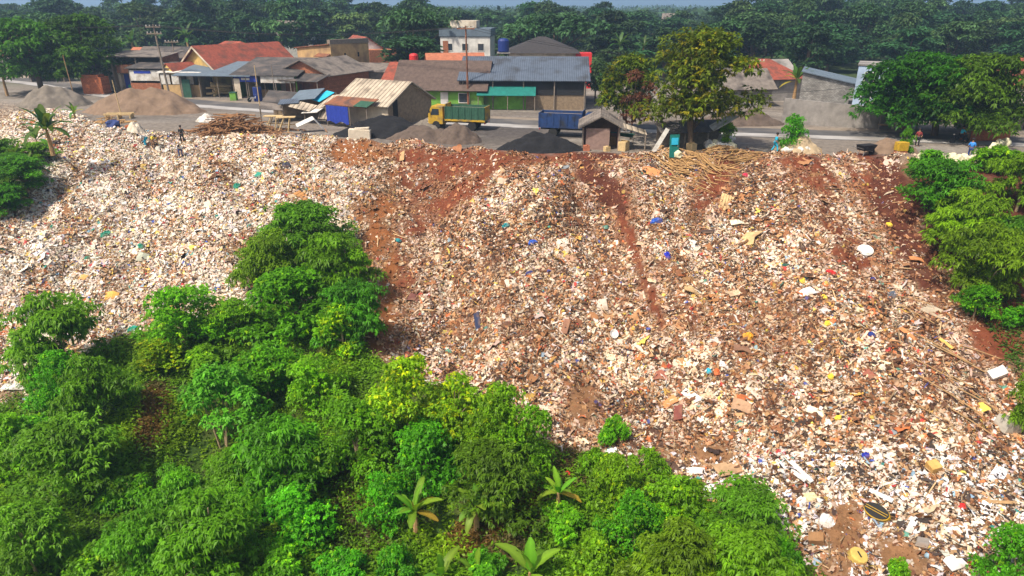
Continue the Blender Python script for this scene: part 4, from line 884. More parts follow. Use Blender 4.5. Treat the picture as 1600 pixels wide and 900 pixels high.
# right
h = thing('block_house', 'grey concrete block building with sloping top on the right', 'building', on_plane(1296, 180), rad(-24))
W, D = 7.6, 7
MB().prism([(-W / 2, 0, -.3), (W / 2, 0, -.3), (W / 2, 0, 3.5), (-W / 2, 0, 5.0)], (0, D, 0)).build('wall', M['block'], h); MB().slab((-W / 2 - .2, -.3, 5.06), (W / 2 + .2, -.3, 3.48), (W / 2 + .2, D + .3, 3.48), (-W / 2 - .2, D + .3, 5.06), .12).build('roof', M['slate'], h); MB().box((2.4, -.03, 1.5), (1.1, .08, .8)).build('opening', M['dark'], h)
h = thing('blue_tower_house', 'narrow pale blue plastered building half hidden by the great dark tree', 'building', on_plane(1354, 190), rad(-27)); walls_box(h, 3.8, 6, 6.2, M['paleblue']); MB().box((0, 3, 6.3), (4.0, 6.2, .15)).build('roof', M['concrete'], h)
for z in (2.9, 4.9): frame_window(h, (-.6, 0, z), 1.0, 1.2)
h = thing('retaining_wall', 'stained concrete yard wall below the block building', 'wall', on_plane(1312, 198), rad(-18)); MB().prism([(-6.2, 0, -.2), (5.2, 0, -.2), (5.2, 0, 2.2), (-2, 0, 2.6), (-6.2, 0, 2.9)], (0, .3, 0)).build('panel', M['concrete'], h); MB().box((5.35, .15, 1.3), (.3, .5, 3.0)).build('pier', M['cream'], h)
h = thing('red_roof_house', 'low house with a red roof right of the tall yellow green tree', 'house', on_plane(1206, 158), rad(14)); walls_gable_x(h, 9, 8, 3.0, 5.4, M['concrete']); roof_hip(h, 9, 8, 3.0, 5.5, M['redtile'], .6)
h = thing('grey_roof_house', 'low house with a grey roof tucked under the tall yellow green tree', 'house', on_plane(1168, 168), rad(10)); walls_gable_x(h, 6.5, 6, 2.6, 4.6, M['concrete']); roof_gable_x(h, 6.5, 6, 2.6, 4.65, M['greysheet'], .5)
h = thing('red_roof_house', 'house with a red roof at the far right edge beyond the road', 'house', on_plane(1600, 180), rad(10)); walls_gable_x(h, 12, 8, 3.6, 6.4, M['cream']); roof_gable_x(h, 12, 8, 3.6, 6.45, M['redtile'], .6)
h = thing('roadside_shop', 'dim open shop with pale roof edge at the right edge of the photo', 'shop', on_plane(1585, 206), rad(10)); open_walls(h, 8, 4, 3.0, 3.6, M['greywood']); roof_mono(h, 8, 4, 3.1, 3.7, M['greysheet'], .6); posts(h, (-3.9, -1.2, 1.4, 3.9), -.1, 3.0); MB().box((0, 2, .6), (5, 1, 1.2)).build('counter', M['greywood'], h)
o = thing('brick_stack', 'long stack of orange bricks beside the road on the right', 'bricks', on_plane(1552, 220), rad(8)); MB().box((-.4, .8, .55), (4.6, 1.3, 1.1)).build('lower_courses', M['brickstack'], o); MB().box((.5, .8, 1.38), (3.0, 1.2, .55)).build('upper_courses', M['brickstack'], o)
h = thing('tree_stall', 'little roadside stall with a red cabinet under the great dark trees', 'stall', on_plane(1402, 204), rad(6)); roof_mono(h, 4.6, 2.4, 2.3, 2.6, M['palesheet'], .3); posts(h, (-2.2, 2.2), 0, 2.3); MB().box((1.2, .8, .8), (1.0, .7, 1.6)).build('cabinet', M['brick'], h); MB().box((-.6, .9, .5), (1.8, .8, .1)).build('bench', M['wood'], h)
# tarpaulin hut beside the rim
h = thing('tarpaulin_hut', 'patched hut of brown cloth and thatch beside the black gravel heap', 'hut', on_plane(938, 234), rad(-6))
open_walls(h, 3.4, 3, 2.0, 2.6, M['brownsheet']); MB().box((-.3, -.08, 1.0), (2.2, .06, 2.0)).build('cloth_front', M['brownsheet'], h)
MB().slab((-2.1, -.7, 2.0), (0, -.7, 3.1), (0, 3.3, 3.3), (-2.1, 3.3, 2.2), .12).slab((.004, -.7, 3.1), (2.3, -.7, 1.9), (2.3, 3.3, 2.1), (.004, 3.3, 3.3), .12).build('roof', M['greysheet'], h)
posts(h, (-1.7, 1.7), -.2, 2.2); MB().slab((1.8, -.4, 2.2), (4.2, -.4, 1.5), (4.2, 1.6, 1.6), (1.8, 1.6, 2.3), .05).build('side_awning', M['palesheet'], h); posts(h, (4.1,), -.3, 1.5)
h = thing('scrap_lean_to', 'dark lean-to of poles and grey sheets under the tall yellow green tree', 'shelter', on_plane(1085, 232), rad(4))
posts(h, (-3.2, -1, 1.2, 3.2), 0, 1.6); MB().slab((-3.5, -.5, 1.5), (3.5, -.5, 1.6), (3.5, 2.4, 2.3), (-3.5, 2.4, 2.2), .06).build('roof', M['darksheet'], h); MB().box((0, 2.0, 1.0), (6.4, .08, 2.0)).build('wall', M['greywood'], h); MB().slab((1.5, -.6, 1.7), (3.8, -.6, 3.0), (3.6, 1.0, 3.1), (1.5, 1.0, 1.9), .05).build('grey_sheet', M['whitetarp'], h)
for j, (px, pyb, W_, H_, m_) in enumerate([(292, 52, 18, 9, 'white'), (588, 58, 18, 8, 'cream'), (1052, 66, 9, 7, 'white'), (950, 70, 8, 6, 'cream'), (462, 92, 9, 6, 'white')]):
    h = thing('distant_house', ['pale roofed house deep in the wood at the upper left', 'pale house in the far wood above the white gable', 'small cream house in the far wood left of the tall yellow green tree', 'small cream house in the far wood above the warehouse', 'low pale roofed house in the wood behind the ochre building'][j], 'house', on_plane(px, pyb), R.uniform(-.3, .3))
    walls_gable_x(h, W_, 9, H_, H_ + 3, M[m_]); roof_gable_x(h, W_, 9, H_, H_ + 3.1, M['greysheet' if j != 3 else 'redtile'], .6)
    for q in (-.25, .25): frame_window(h, (W_ * q, 0, H_ * .6), 1.6, 1.4)
# utility poles and wires
def pole(label, px, pyb, pyt, m_='wood', r_=.13, arms=1, lean=0):
    P = on_plane(px, pyb); H = z_at(P, pyt); o = thing('utility_pole', label, 'utility pole', P)
    MB().tube([(0, 0, -.5), (lean * H * .5, 0, H * .5), (lean * H, 0, H)], [r_, r_ * .85, r_ * .65], 8).build('pole', M[m_], o)
    for k_ in range(arms):
        a = MB().box((lean * H, -.15, H - .35 - k_ * .9), (2.2, .12, .14)).build('cross_arm', M[m_], o)
        for x in (-.95, -.45, .45, .95): MB().lathe([(.05, 0), (.07, .06), (.07, .16), (.04, .22)], 8, (lean * H + x, -.15, H - .28 - k_ * .9)).build('insulator', M['white'], a)
    return P, H
p1 = pole('tall weathered utility pole with two cross arms among the shacks', 266, 153, 38, 'greywood', .17, 2, -.05)
p2 = pole('rusty brown utility pole in front of the warehouse', 732, 172, 40, 'rust', .14, 1, -.01)
p0 = pole('distant slim utility pole by the red roofed house', 282, 140, 62, 'greywood', .10, 1)
p3 = pole('slim pale pole leaning right behind the tall yellow green tree', 1170, 160, 92, 'wood', .09, 1, .06)
P = on_plane(118, 158); o = thing('bare_pole', 'thin bare pole standing between the two sand heaps', 'pole', P); MB().tube([(0, 0, -.2), (-.25, 0, z_at(P, 86))], [.07, .05], 6).build('pole', M['wood'], o)
P = on_plane(190, 182); o = thing('bare_pole', 'thin yellowish pole stuck in front of the brown sand heap', 'pole', P); MB().tube([(0, 0, -.2), (-.2, 0, z_at(P, 125))], [.06, .045], 6).build('pole', M['palewood'], o)
for j, (a, b_) in enumerate(((408, 180), (432, 166))): 
    P = on_plane(a, b_); o = thing('bare_pole', ['yellowish pole left of two in front of the dark roofed shop', 'grey pole right of two in front of the dark roofed shop'][j], 'pole', P); MB().tube([(0, 0, -.2), (0, 0, z_at(P, 102))], [.07, .05], 6).build('pole', M[['palewood', 'greywood'][j]], o)
P = on_plane(721, 166); o = thing('bare_pole', 'thin pinkish post left of the rusty utility pole', 'pole', P); MB().tube([(0, 0, -.2), (0, 0, z_at(P, 104))], [.09, .07], 6).build('pole', M['brownsheet'], o)
def wire(label, a, b_, sag): 
    pts = [a.lerp(b_, i / 14) - Vector((0, 0, sag * 4 * (i / 14) * (1 - i / 14))) for i in range(15)]
    tag(MB().tube(pts, [.025] * 15, 4).build('power_line', M['black']), label, 'power line', 'power lines over the village')
A = p1[0] + Vector((-.05 * p1[1], 0, p1[1] - .1)); B = p2[0] + Vector((0, 0, p2[1] - .1)); B3 = p3[0] + Vector((p3[1] * .06, 0, p3[1] - .1)); L0 = on_plane(-150, 125) + Vector((0, 0, 11))
for dx in (-.95, -.45, .45, .95):
    q = Vector((dx, -.15, 0)); wire('thin dark power line strung between the tall weathered pole and the rusty pole', A + q, B + q, 1.1); wire('thin dark power line running off left from the tall weathered pole', L0 + q, A + q, 1.0)
for dx in (-.95, .45): wire('thin dark power line running right from the rusty pole', B + Vector((dx, -.15, 0)), B3 + Vector((dx, -.15, 0)), 1.2)
q1, q2 = on_plane(1120, 190) + Vector((0, 0, 3.2)), on_plane(1400, 200) + Vector((0, 0, 5.2))
wire('sagging power line crossing in front of the block building', q1, q2, .5)

# ------------------------------------------------------------------ heaps
def heap(name, label, cat, px0, px1, pyb, pyt, m_, peaks=((0, 0, 1),), depth=.8, seed=0, steep=1.0):
    P = on_plane((px0 + px1) / 2, pyb); W = (px1 - px0) * mpp(P); H = z_at(P + Vector((0, W * depth * .35, 0)), pyt)
    n = 56; g = np.linspace(-.66, .66, n); X, Y = np.meshgrid(g, g); hgt = np.zeros_like(X)
    for a, b_, s in peaks:
        rr = np.hypot(X - a, (Y - b_)) * 2 / (s if s < 1 else 1); hgt = np.maximum(hgt, s * np.clip(1.05 - rr - .12 * np.exp(-(rr * 5) ** 2), 0, 1))
    hgt = hgt * H * steep + (hgt > 0) * (noise(X * 9 + seed, Y * 9, 1, 50) * .26 + noise(X * 26 + seed, Y * 26, 1, 51) * .09) * H
    edge = noise(X * 6 + seed, Y * 6, 1, 52) * .08 * H
    V = np.stack([X * W, (Y + .5) * W * depth, np.where(hgt > 0, np.maximum(hgt + edge, -.05), -.15)], -1).reshape(-1, 3)
    ii = np.arange(n * n).reshape(n, n); Fq = np.stack([ii[:-1, :-1], ii[:-1, 1:], ii[1:, 1:], ii[1:, :-1]], -1).reshape(-1, 4)
    o = link(bpy.data.objects.new(name, np_mesh(name, V, Fq, m_, smooth=True))); o.location = P
    return tag(o, label, cat)
heap('sand_heap', 'grey sand heap at the far left with a sharp crest', 'sand heap', 12, 108, 170, 131, M['sand'], ((-.05, 0, 1), (.12, .05, .9)), .8, 1)
heap('sand_heap', 'broad brown sand heap in front of the shacks', 'sand heap', 128, 285, 181, 138, M['brownsand'], ((-.12, 0, 1), (.08, .02, .97), (.2, -.05, .8)), .6, 2, 1.05)
heap('gravel_heap', 'large black gravel heap beside the corrugated shed', 'gravel heap', 518, 660, 217, 180, M['coal'], ((.08, 0, 1), (-.1, 0, .85), (.2, .05, .85)), .5, 3)
heap('gravel_heap', 'black gravel heap in the middle of the rim beside the blue truck', 'gravel heap', 786, 910, 240, 207, M['coal'], ((-.08, 0, 1), (.08, 0, .95)), .55, 4)
heap('sand_heap', 'low brown sand heap right of the large black gravel heap', 'sand heap', 612, 720, 222, 195, M['darksand'], ((-.1, 0, 1), (.15, 0, .8)), .5, 5)
heap('sand_heap', 'dark brown sand heap in front of the yellow truck', 'sand heap', 680, 756, 226, 190, M['darksand'], ((-.05, 0, 1),), .7, 6)
heap('sand_heap', 'small grey sand heap left of the yellow truck', 'sand heap', 640, 695, 203, 183, M['sand'], ((0, 0, 1),), .7, 7)
heap('sand_heap', 'grey brown sand heap across the road, right of the tall yellow green tree', 'sand heap', 1112, 1222, 198, 169, M['darksand'], ((-.15, 0, 1), (.12, 0, .95)), .5, 8)
heap('sand_heap', 'tan sand heap with a bright crest behind white sacks on the right', 'sand heap', 1222, 1292, 241, 208, M['tansand'], ((0, 0, 1),), .8, 9, 1.1)
heap('sand_heap', 'brown sand heap behind the yellow box on the right', 'sand heap', 1362, 1446, 244, 215, M['brownsand'], ((-.05, 0, 1), (.1, 0, .85)), .7, 10)
heap('sand_heap', 'small dark sand heap against the stained yard wall', 'sand heap', 1258, 1312, 192, 174, M['darksand'], ((0, 0, 1),), .6, 11)
heap('lime_heap', 'small white heap of powder beside the brushwood', 'lime heap', 302, 334, 191, 176, M['whitetarp'], ((0, 0, 1),), .8, 12)

# brushwood and stick piles
def sticks(name, label, cat, P, W, D, H, n, ln, m_, ang=None, rmin=.04, rmax=.09, slope=False):
    mb = MB()
    for i in range(n):
        u, v = R.gauss(0, .30), R.gauss(0, .30); a = (R.uniform(0, 3.14) if ang is None else ang + R.gauss(0, .28))
        l = ln * R.uniform(.5, 1.1); hh = H * max(0, 1 - (u * u + v * v) * 3.2) * R.uniform(.1, 1); r_ = R.uniform(rmin, rmax)
        x, y = u * W, v * D; dx, dy = math.cos(a) * l / 2, math.sin(a) * l / 2; dz = R.uniform(-.2, .2) * (H * .4)
        def zz(xx, yy): return (float(tz(P.x + xx, P.y + yy)) - P.z) if slope else 0
        mb.tube([(x - dx, y - dy, zz(x - dx, y - dy) + hh + max(-hh + .05, -dz)), (x, y, zz(x, y) + hh + R.uniform(0, .1)), (x + dx, y + dy, zz(x + dx, y + dy) + hh + max(-hh + .05, dz))], [r_, r_, r_ * .7], 5)
    o = mb.build(name, m_); o.location = P
    return tag(o, label, cat, kind='stuff')
sticks('brushwood', 'tangled brushwood heap on the rim left of the scrap shelter', 'brushwood', on_plane(366, 208), 8, 4.5, 2.1, 330, 2.4, M['darkstick'])
sticks('brushwood', 'scattered pale sticks spilling over the rim below the tall tree', 'brushwood', ground(1072, 262), 6.0, 4.5, .4, 130, 2.2, M['stick'], -.55, .03, .07, True)
sticks('brushwood', 'dry sticks on the rim below the grey sheet', 'brushwood', ground(1140, 243), 5, 2.5, .5, 90, 2.0, M['stick'], .3, .03, .06, True)
# ------------------------------------------------------------------ vehicles
def wheel(par, x, y, r_, w_):
    o = MB().lathe([(r_ * .72, -w_ / 2), (r_ * .95, -w_ / 2), (r_, -w_ * .35), (r_, w_ * .35), (r_ * .95, w_ / 2), (r_ * .72, w_ / 2)], 20).build('wheel', M['black'], par)
    o.location = (x, y, r_); o.rotation_euler = (rad(90), 0, 0)
    MB().lathe([(r_ * .70, -w_ * .42), (r_ * .62, -w_ * .2), (r_ * .2, -w_ * .3), (r_ * .2, w_ * .3), (r_ * .62, w_ * .2), (r_ * .70, w_ * .42)], 14).build('rim', M['metal'], o)
def truck(label, P, rz, cabm, bedm, L_=6.6, bh=1.5):
    """length along x, cab at -x"""
    o = thing('dump_truck', label, 'truck', P, rz); h0 = .95; cx = -L_ / 2
    MB().box((0, 0, h0 - .12), (L_ - .3, .8, .24)).build('chassis', M['black'], o)
    cab = MB().prism([(cx, -1.0, .55), (cx + 1.75, -1.0, .55), (cx + 1.75, -1.0, 2.45), (cx + .45, -1.0, 2.5), (cx + .05, -1.0, 1.6)], (0, 2.0, 0)).build('cab', M[cabm], o, bevel=.04)
    MB().slab((cx + .02, -.85, 1.62), (cx + .02, .85, 1.62), (cx + .40, .85, 2.38), (cx + .40, -.85, 2.38), -.05).build('windscreen', M['glass'], cab)
    for s in (-1, 1):
        MB().prism([(cx + .35, s * 1.01, 1.55), (cx + 1.3, s * 1.01, 1.55), (cx + 1.3, s * 1.01, 2.2), (cx + .55, s * 1.01, 2.2)], (0, s * .02, 0)).build('side_window', M['glass'], cab)
        MB().box((cx - .02, s * .72, .95), (.08, .32, .2)).build('headlight', M['white'], cab)
        MB().box((cx + .25, s * 1.18, 1.95), (.06, .2, .32)).build('mirror', M['black'], cab)
    MB().box((cx - .04, 0, .55), (.14, 2.05, .28)).build('bumper', M['white'], o)
    bl = L_ - 2.05; bx = cx + 2.0 + bl / 2
    MB().box((bx, 0, h0 + .12), (bl, 2.1, .16)).build('bed_floor', M['greywood'], o)
    for s in (-1, 1):
        sd_ = MB().box((bx, s * 1.05, h0 + .2 + bh / 2), (bl, .08, bh)).build('side_board', M[bedm], o)
        mb = MB()
        for k_ in range(7): mb.box((bx - bl / 2 + .1 + k_ * (bl - .2) / 6, s * 1.12, h0 + .2 + bh / 2), (.09, .06, bh))
        mb.build('stakes', M[bedm], sd_)
        MB().box((bx, s * 1.10, h0 + .12), (bl, .06, .2)).build('sill', M[cabm], sd_)
    MB().box((bx - bl / 2 + .05, 0, h0 + .2 + bh / 2 + .12), (.08, 2.0, bh + .25)).build('head_board', M[cabm], o); MB().box((bx + bl / 2 - .05, 0, h0 + .2 + bh / 2), (.08, 2.0, bh)).build('tail_gate', M[cabm if cabm == 'truckyellow' else bedm], o)
    MB().box((bx, 0, h0 + .15 + bh * .45), (bl - .25, 1.95, bh * .8)).build('load', M['greywood'], o)
    for s in (-1, 1):
        wheel(o, cx + .95, s * .88, .46, .28); wheel(o, cx + L_ - 1.55, s * .82, .48, .48)
        MB().box((cx + L_ - .12, s * .8, .8), (.08, .25, .14)).build('tail_light', M['redplastic'], o)
    return o
truck('yellow cabbed truck with a green stake bed parked in the yard', on_plane(718, 201), rad(-14), 'truckyellow', 'truckgreen', 6.6, 1.35)
truck('dark blue truck with a loaded bed half hidden behind the tarpaulin hut', on_plane(892, 213), rad(166), 'truckblue', 'truckblue', 6.6, 1.3)
def motorbike(label, P, rz, m_='redplastic'):
    o = thing('motorcycle', label, 'motorcycle', P, rz)
    for x in (-.62, .62):
        w_ = MB().lathe([(.22, -.05), (.29, -.05), (.30, 0), (.29, .05), (.22, .05)], 18).build('wheel', M['black'], o); w_.location = (x, 0, .3); w_.rotation_euler = (rad(90), 0, 0)
        MB().lathe([(.21, -.03), (.05, -.05), (.05, .05), (.21, .03)], 12).build('rim', M['metal'], w_)
    MB().tube([(-.62, 0, .3), (-.3, 0, .62), (.2, 0, .5), (.45, 0, .85), (.62, 0, .3)], [.05, .12, .12, .06, .04], 7).build('body', M[m_], o)
    MB().box((-.3, 0, .77), (.75, .24, .1)).build('seat', M['black'], o); MB().tube([(.42, -.34, .98), (.45, 0, .95), (.42, .34, .98)], [.025, .03, .025], 6).build('handlebar', M['black'], o)
    MB().lathe([(.08, 0), (.09, .05), (.05, .1)], 10, (.56, 0, .82)).build('headlight', M['white'], o)
    return o
motorbike('motorcycle parked left of the blue drum before the dark roofed shop', on_plane(397, 159), rad(40), 'whitecloth'); motorbike('motorcycle parked at the right end of the dark roofed shop', on_plane(424, 160), rad(60), 'blackcloth')
mo = motorbike('dark motorcycle ridden along the road under the great trees', on_plane(1497, 224), rad(175), 'blackcloth')

# ------------------------------------------------------------------ people
def skin_mesh(name, V, E, rads, m_, par, root=0):
    me = bpy.data.meshes.new(name); me.from_pydata([tuple(v) for v in V], E, []); me.materials.append(m_)
    o = link(bpy.data.objects.new(name, me), par); md = o.modifiers.new('skin', 'SKIN'); md.use_smooth_shade = True
    for i, r_ in enumerate(rads): me.skin_vertices[0].data[i].radius = (r_, r_); me.skin_vertices[0].data[i].use_root = (i == root)
    s = o.modifiers.new('subsurf', 'SUBSURF'); s.levels = 1; s.render_levels = 1
    return o
def person(label, P, rz, top, legs, pose='stand', H=1.7, group=None):
    """faces -y; joints in metres for H=1.7"""
    o = thing('person', label, 'person', P, rz, group); s = H / 1.7; o.scale = (s, s, s)
    if pose == 'bend':
        pel, che, nek, hed = (0, .12, .86), (0, -.22, 1.10), (0, -.42, 1.13), (0, -.56, 1.12)
        hands = [(-.20, -.48, .50), (.22, -.50, .46)]; elb = [(-.25, -.34, .78), (.26, -.36, .76)]
    elif pose == 'sit':
        pel, che, nek, hed = (0, .05, .86), (0, -.02, 1.26), (0, -.04, 1.42), (0, -.06, 1.58); hands = [(-.28, -.55, 1.0), (.28, -.55, 1.0)]; elb = [(-.30, -.25, 1.08), (.30, -.25, 1.08)]
    elif pose == 'walk':
        pel, che, nek, hed = (0, 0, .92), (0, -.03, 1.28), (0, -.03, 1.45), (0, -.06, 1.60); hands = [(-.27, -.18, .85), (.27, .16, .82)]; elb = [(-.28, .02, 1.08), (.28, .06, 1.07)]
    else:
        pel, che, nek, hed = (0, 0, .92), (0, 0, 1.28), (0, 0, 1.45), (0, -.02, 1.61); hands = [(-.27, -.12, .80), (.26, -.22, .95)]; elb = [(-.27, .03, 1.06), (.28, .02, 1.06)]
    sh = [(che[0] + q * .17, che[1] + (nek[1] - che[1]) * .45, che[2] + (nek[2] - che[2]) * .45) for q in (-1, 1)]
    if pose == 'sit': kn = [(-.2, -.42, .72), (.2, -.42, .72)]; ft = [(-.2, -.30, .30), (.2, -.30, .30)]; toe = [(-.2, -.46, .26), (.2, -.46, .26)]
    elif pose == 'walk': kn = [(-.1, -.18, .50), (.1, .06, .48)]; ft = [(-.1, -.22, .06), (.1, .30, .10)]; toe = [(-.1, -.38, .03), (.1, .16, .03)]
    else: kn = [(-.12, -.05, .49), (.12, -.04, .49)]; ft = [(-.13, 0, .06), (.13, .02, .06)]; toe = [(-.14, -.16, .03), (.15, -.14, .03)]
    hip = [(q * .10, pel[1], pel[2] - .04) for q in (-1, 1)]
    V = [pel, che, nek, hed]; E = [(0, 1), (1, 2), (2, 3)]; rd = [.125, .14, .055, .085]
    V.append((hed[0], hed[1] - .03, hed[2] + .09)); E.append((3, 4)); rd.append(.075)
    for q in (0, 1):
        n = len(V); V += [sh[q], elb[q], hands[q]]; E += [(1, n), (n, n + 1), (n + 1, n + 2)]; rd += [.06, .042, .036]
        n = len(V); V += [hip[q], kn[q], ft[q], toe[q]]; E += [(0, n), (n, n + 1), (n + 1, n + 2), (n + 2, n + 3)]; rd += [.085, .058, .042, .034]
    body = skin_mesh('body', V, E, rd, M['skin'], o)
    # shirt over trunk and upper arms, trousers over hips and legs
    V = [((pel[0] + che[0]) / 2, (pel[1] * .85 + che[1] * .15), pel[2] + (che[2] - pel[2]) * .1), che, ((che[0] + nek[0]) / 2, (che[1] * .4 + nek[1] * .6), che[2] * .4 + nek[2] * .6)]; E = [(0, 1), (1, 2)]; rd = [.15, .165, .085]
    for q in (0, 1):
        n = len(V); e = tuple(sh[q][i] * .12 + elb[q][i] * .88 for i in range(3)); V += [sh[q], e]; E += [(1, n), (n, n + 1)]; rd += [.082, .066]
    skin_mesh('shirt', V, E, rd, M[top], o)
    V = [(pel[0], pel[1], pel[2] + .02)]; E = []; rd = [.152]
    for q in (0, 1):
        n = len(V); e = tuple(kn[q][i] * .08 + ft[q][i] * .92 for i in range(3)); V += [hip[q], kn[q], e]; E += [(0, n), (n, n + 1), (n + 1, n + 2)]; rd += [.105, .080, .064]
    skin_mesh('trousers', V, E, rd, M[legs], o)
    hc = Vector(hed) + Vector((0, .015, .075)); mb = MB(); mb.smooth = True
    mb.lathe([(.105, -.06), (.118, 0), (.112, .05), (.08, .09), (.03, .112)], 14, hc).build('hair', M['hair'], o)
    return o
def rimz(px, py):
    g = ground(px, py); return g
person('person in black clothes standing on the dump rim', rimz(286, 224), rad(10), 'blackcloth', 'blackcloth', 'stand')
person('person in a yellow shirt bending over the rubbish', rimz(240, 231), rad(60), 'yellowcloth', 'brownclothes', 'bend')
person('person in pale blue and white stooping left of the yellow shirt', rimz(228, 229), rad(-50), 'whitecloth', 'cyancloth', 'bend')
person('person in white top and navy trousers stooping below the one in black', rimz(283, 246), rad(20), 'whitecloth', 'navycloth', 'bend')
person('person in a cyan shirt walking on the yard left of the tan sand heap', rimz(1210, 238), rad(80), 'cyancloth', 'cyancloth', 'walk', 1.75)
person('person in a bright blue shirt standing behind the pale sacks', on_plane(1514, 248), rad(150), 'bluecloth', 'navycloth', 'stand', 1.75)
person('person in dark clothes standing by the stained yard wall', on_plane(1322, 197), rad(20), 'navycloth', 'blackcloth', 'stand')
person('person in a dark red shirt standing under the great dark trees', on_plane(1432, 229), rad(-40), 'redcloth', 'blackcloth', 'stand')
person('rider in a pale blue shirt on the motorcycle under the great trees', mo.location + Vector((.15, 0, .0)), rad(85), 'cyancloth', 'blackcloth', 'sit')

# ------------------------------------------------------------------ things on the rim
def blob(px_or_P, s, m_, name, label, cat, seed=0, flat=.7, group=None, par=None, sub=2):
    import bmesh
    bm = bmesh.new(); bmesh.ops.create_icosphere(bm, subdivisions=sub, radius=1)
    rr = random.Random(seed)
    for v in bm.verts:
        k_ = 1 + .55 * float(noise(v.co.x * 1.3 + seed * 3, v.co.y * 1.3 + v.co.z * 2.1, .7, 60)) + .45 * float(noise(v.co.x * 4 + seed, v.co.z * 4 + v.co.y * 3, .7, 61))
        v.co = Vector((v.co.x * s[0] * k_, v.co.y * s[1] * k_, max(v.co.z, -.55) * s[2] * k_))
    me = bpy.data.meshes.new(name); bm.to_mesh(me); bm.free(); me.materials.append(m_)
    for p_ in me.polygons: p_.use_smooth = sub > 2
    o = link(bpy.data.objects.new(name, me)); o.location = px_or_P; o.rotation_euler = (0, 0, rr.uniform(0, 6.28))
    return tag(o, label, cat, group)
sk = None
for i in range(13):
    px = 1438 + i * 9.6; P = ground(px, 252 - 3 * (i % 2) + i * .35)
    s_ = R.uniform(.36, .46); P.z += s_ * .5
    if sk is None: sk = blob(P, (.44, .36, .5), M['sack'], 'sack', 'pale yellow sack in the row along the top of the right bank', 'sack', 1, group='pale sacks along the top of the right bank')
    else:
        c = sk.copy(); C.objects.link(c); c.location = P; c.rotation_euler = (0, 0, R.uniform(0, 6)); c.scale = [s_ / .42 * R.uniform(.85, 1.2) for _ in range(3)]
for i, (px, py) in enumerate(((1552, 236), (1560, 230), (1571, 228), (1546, 243))):
    c = sk.copy(); C.objects.link(c); c.location = on_plane(px, py) + Vector((0, 0, .3)); c.rotation_euler = (0, 0, i); c['label'] = 'whitish sack in the loose heap at the right end of the bank'; c['group'] = 'sacks in the loose heap at the right'
for i, (px, py) in enumerate(((1228, 240), (1238, 238), (1249, 239), (1258, 239))):
    c = sk.copy(); C.objects.link(c); c.data = sk.data.copy(); c.data.materials[0] = M['whitetarp']; c.location = on_plane(px, py) + Vector((0, 0, .2)); c.rotation_euler = (0, .3, i); c.scale = (1, 1, .8); c['label'] = 'white sack lying at the foot of the tan sand heap'; c['group'] = 'white sacks by the tan sand heap'
o = thing('wheelbarrow', 'dark wheelbarrow carrying weeds on the rim at the right', 'wheelbarrow', on_plane(1351, 243), rad(20))
MB().prism([(-.55, -.4, .5), (.5, -.4, .5), (.8, -.5, 1.0), (-.8, -.5, 1.0)], (0, .9, 0)).build('tray', M['blackcloth'], o)
w_ = MB().lathe([(.1, -.06), (.30, -.06), (.32, 0), (.30, .06), (.1, .06)], 16).build('wheel', M['black'], o); w_.location = (.75, 0, .32); w_.rotation_euler = (rad(90), 0, 0)
for s in (-1, 1):
    MB().tube([(.75, s * .12, .32), (0, s * .3, .5), (-1.3, s * .35, .85)], [.03, .03, .03], 6).build('handle', M['metal'], o); MB().tube([(-.4, s * .3, .5), (-.55, s * .32, 0)], [.03, .03], 6).build('leg', M['metal'], o)
o = thing('yellow_box', 'bright yellow box standing on an orange one at the rim', 'box', on_plane(1405, 246), rad(8)); MB().box((0, 0, 1.0), (.95, .7, .75)).build('upper_box', M['palewood'], o, bevel=.02).data.materials[0] = M['truckyellow']; MB().box((0, 0, .31), (.85, .65, .6)).build('lower_box', M['orangetile'], o, bevel=.02)
o = thing('white_plank', 'long white board leaning against the lean-to below the tall tree', 'board', on_plane(1018, 243)); P = on_plane(1018, 243); MB().tube([(0, 0, .05), (1.35, 1.2, z_at(P, 204))], [.28, .28], 4).build('board', M['whitetarp'], o).scale = (1, .45, 1)
o = thing('teal_door', 'teal door panel standing upright on the rim', 'door panel', on_plane(1052, 246), rad(6)); MB().box((0, 0, 1.02), (.85, .07, 2.0), (rad(-6), 0, 0)).build('panel', M['teal'], o); MB().box((.3, -.08, 1.0), (.05, .06, .14)).build('handle', M['metal'], o); MB().box((0, -.055, 1.45), (.6, .05, .6), (rad(-6), 0, 0)).build('inset', M['cyantarp'], o)
for i, (px, py, s, m_, lb) in enumerate([(916, 236, .6, 'orangetile', 'small orange crate left of the tarpaulin hut doorway'), (948, 237, .55, 'palewood', 'tan carton in front of the tarpaulin hut'), (974, 235, .95, 'palewood', 'large tan carton right of the tarpaulin hut'), (958, 226, .9, 'wood', 'brown carton under the side awning of the hut'),
      (1080, 236, .8, 'palewood', 'yellowish carton under the dark lean-to'), (1030, 238, .7, 'wood', 'brown crate behind the leaning white board')]):
    o = thing('carton', lb, 'carton', on_plane(px, py), i * .5); b_ = MB().box((0, 0, s * .45), (s, s * .8, s * .9)).build('body', M[m_], o, bevel=.02); MB().box((s * .25, 0, s * .93), (s * .5, s * .8, .03), (0, rad(18), 0)).build('flap', M[m_], o)
o = thing('teal_net', 'teal netting draped beside the hut over low poles', 'netting', on_plane(962, 226)); MB().slab((-1.4, 0, 1.3), (1.8, 0, 1.0), (1.8, .9, .5), (-1.4, .9, .9), .04).build('sheet', M['teal'], o); posts(o, (-1.3, 1.7), .1, 1.2, .04)
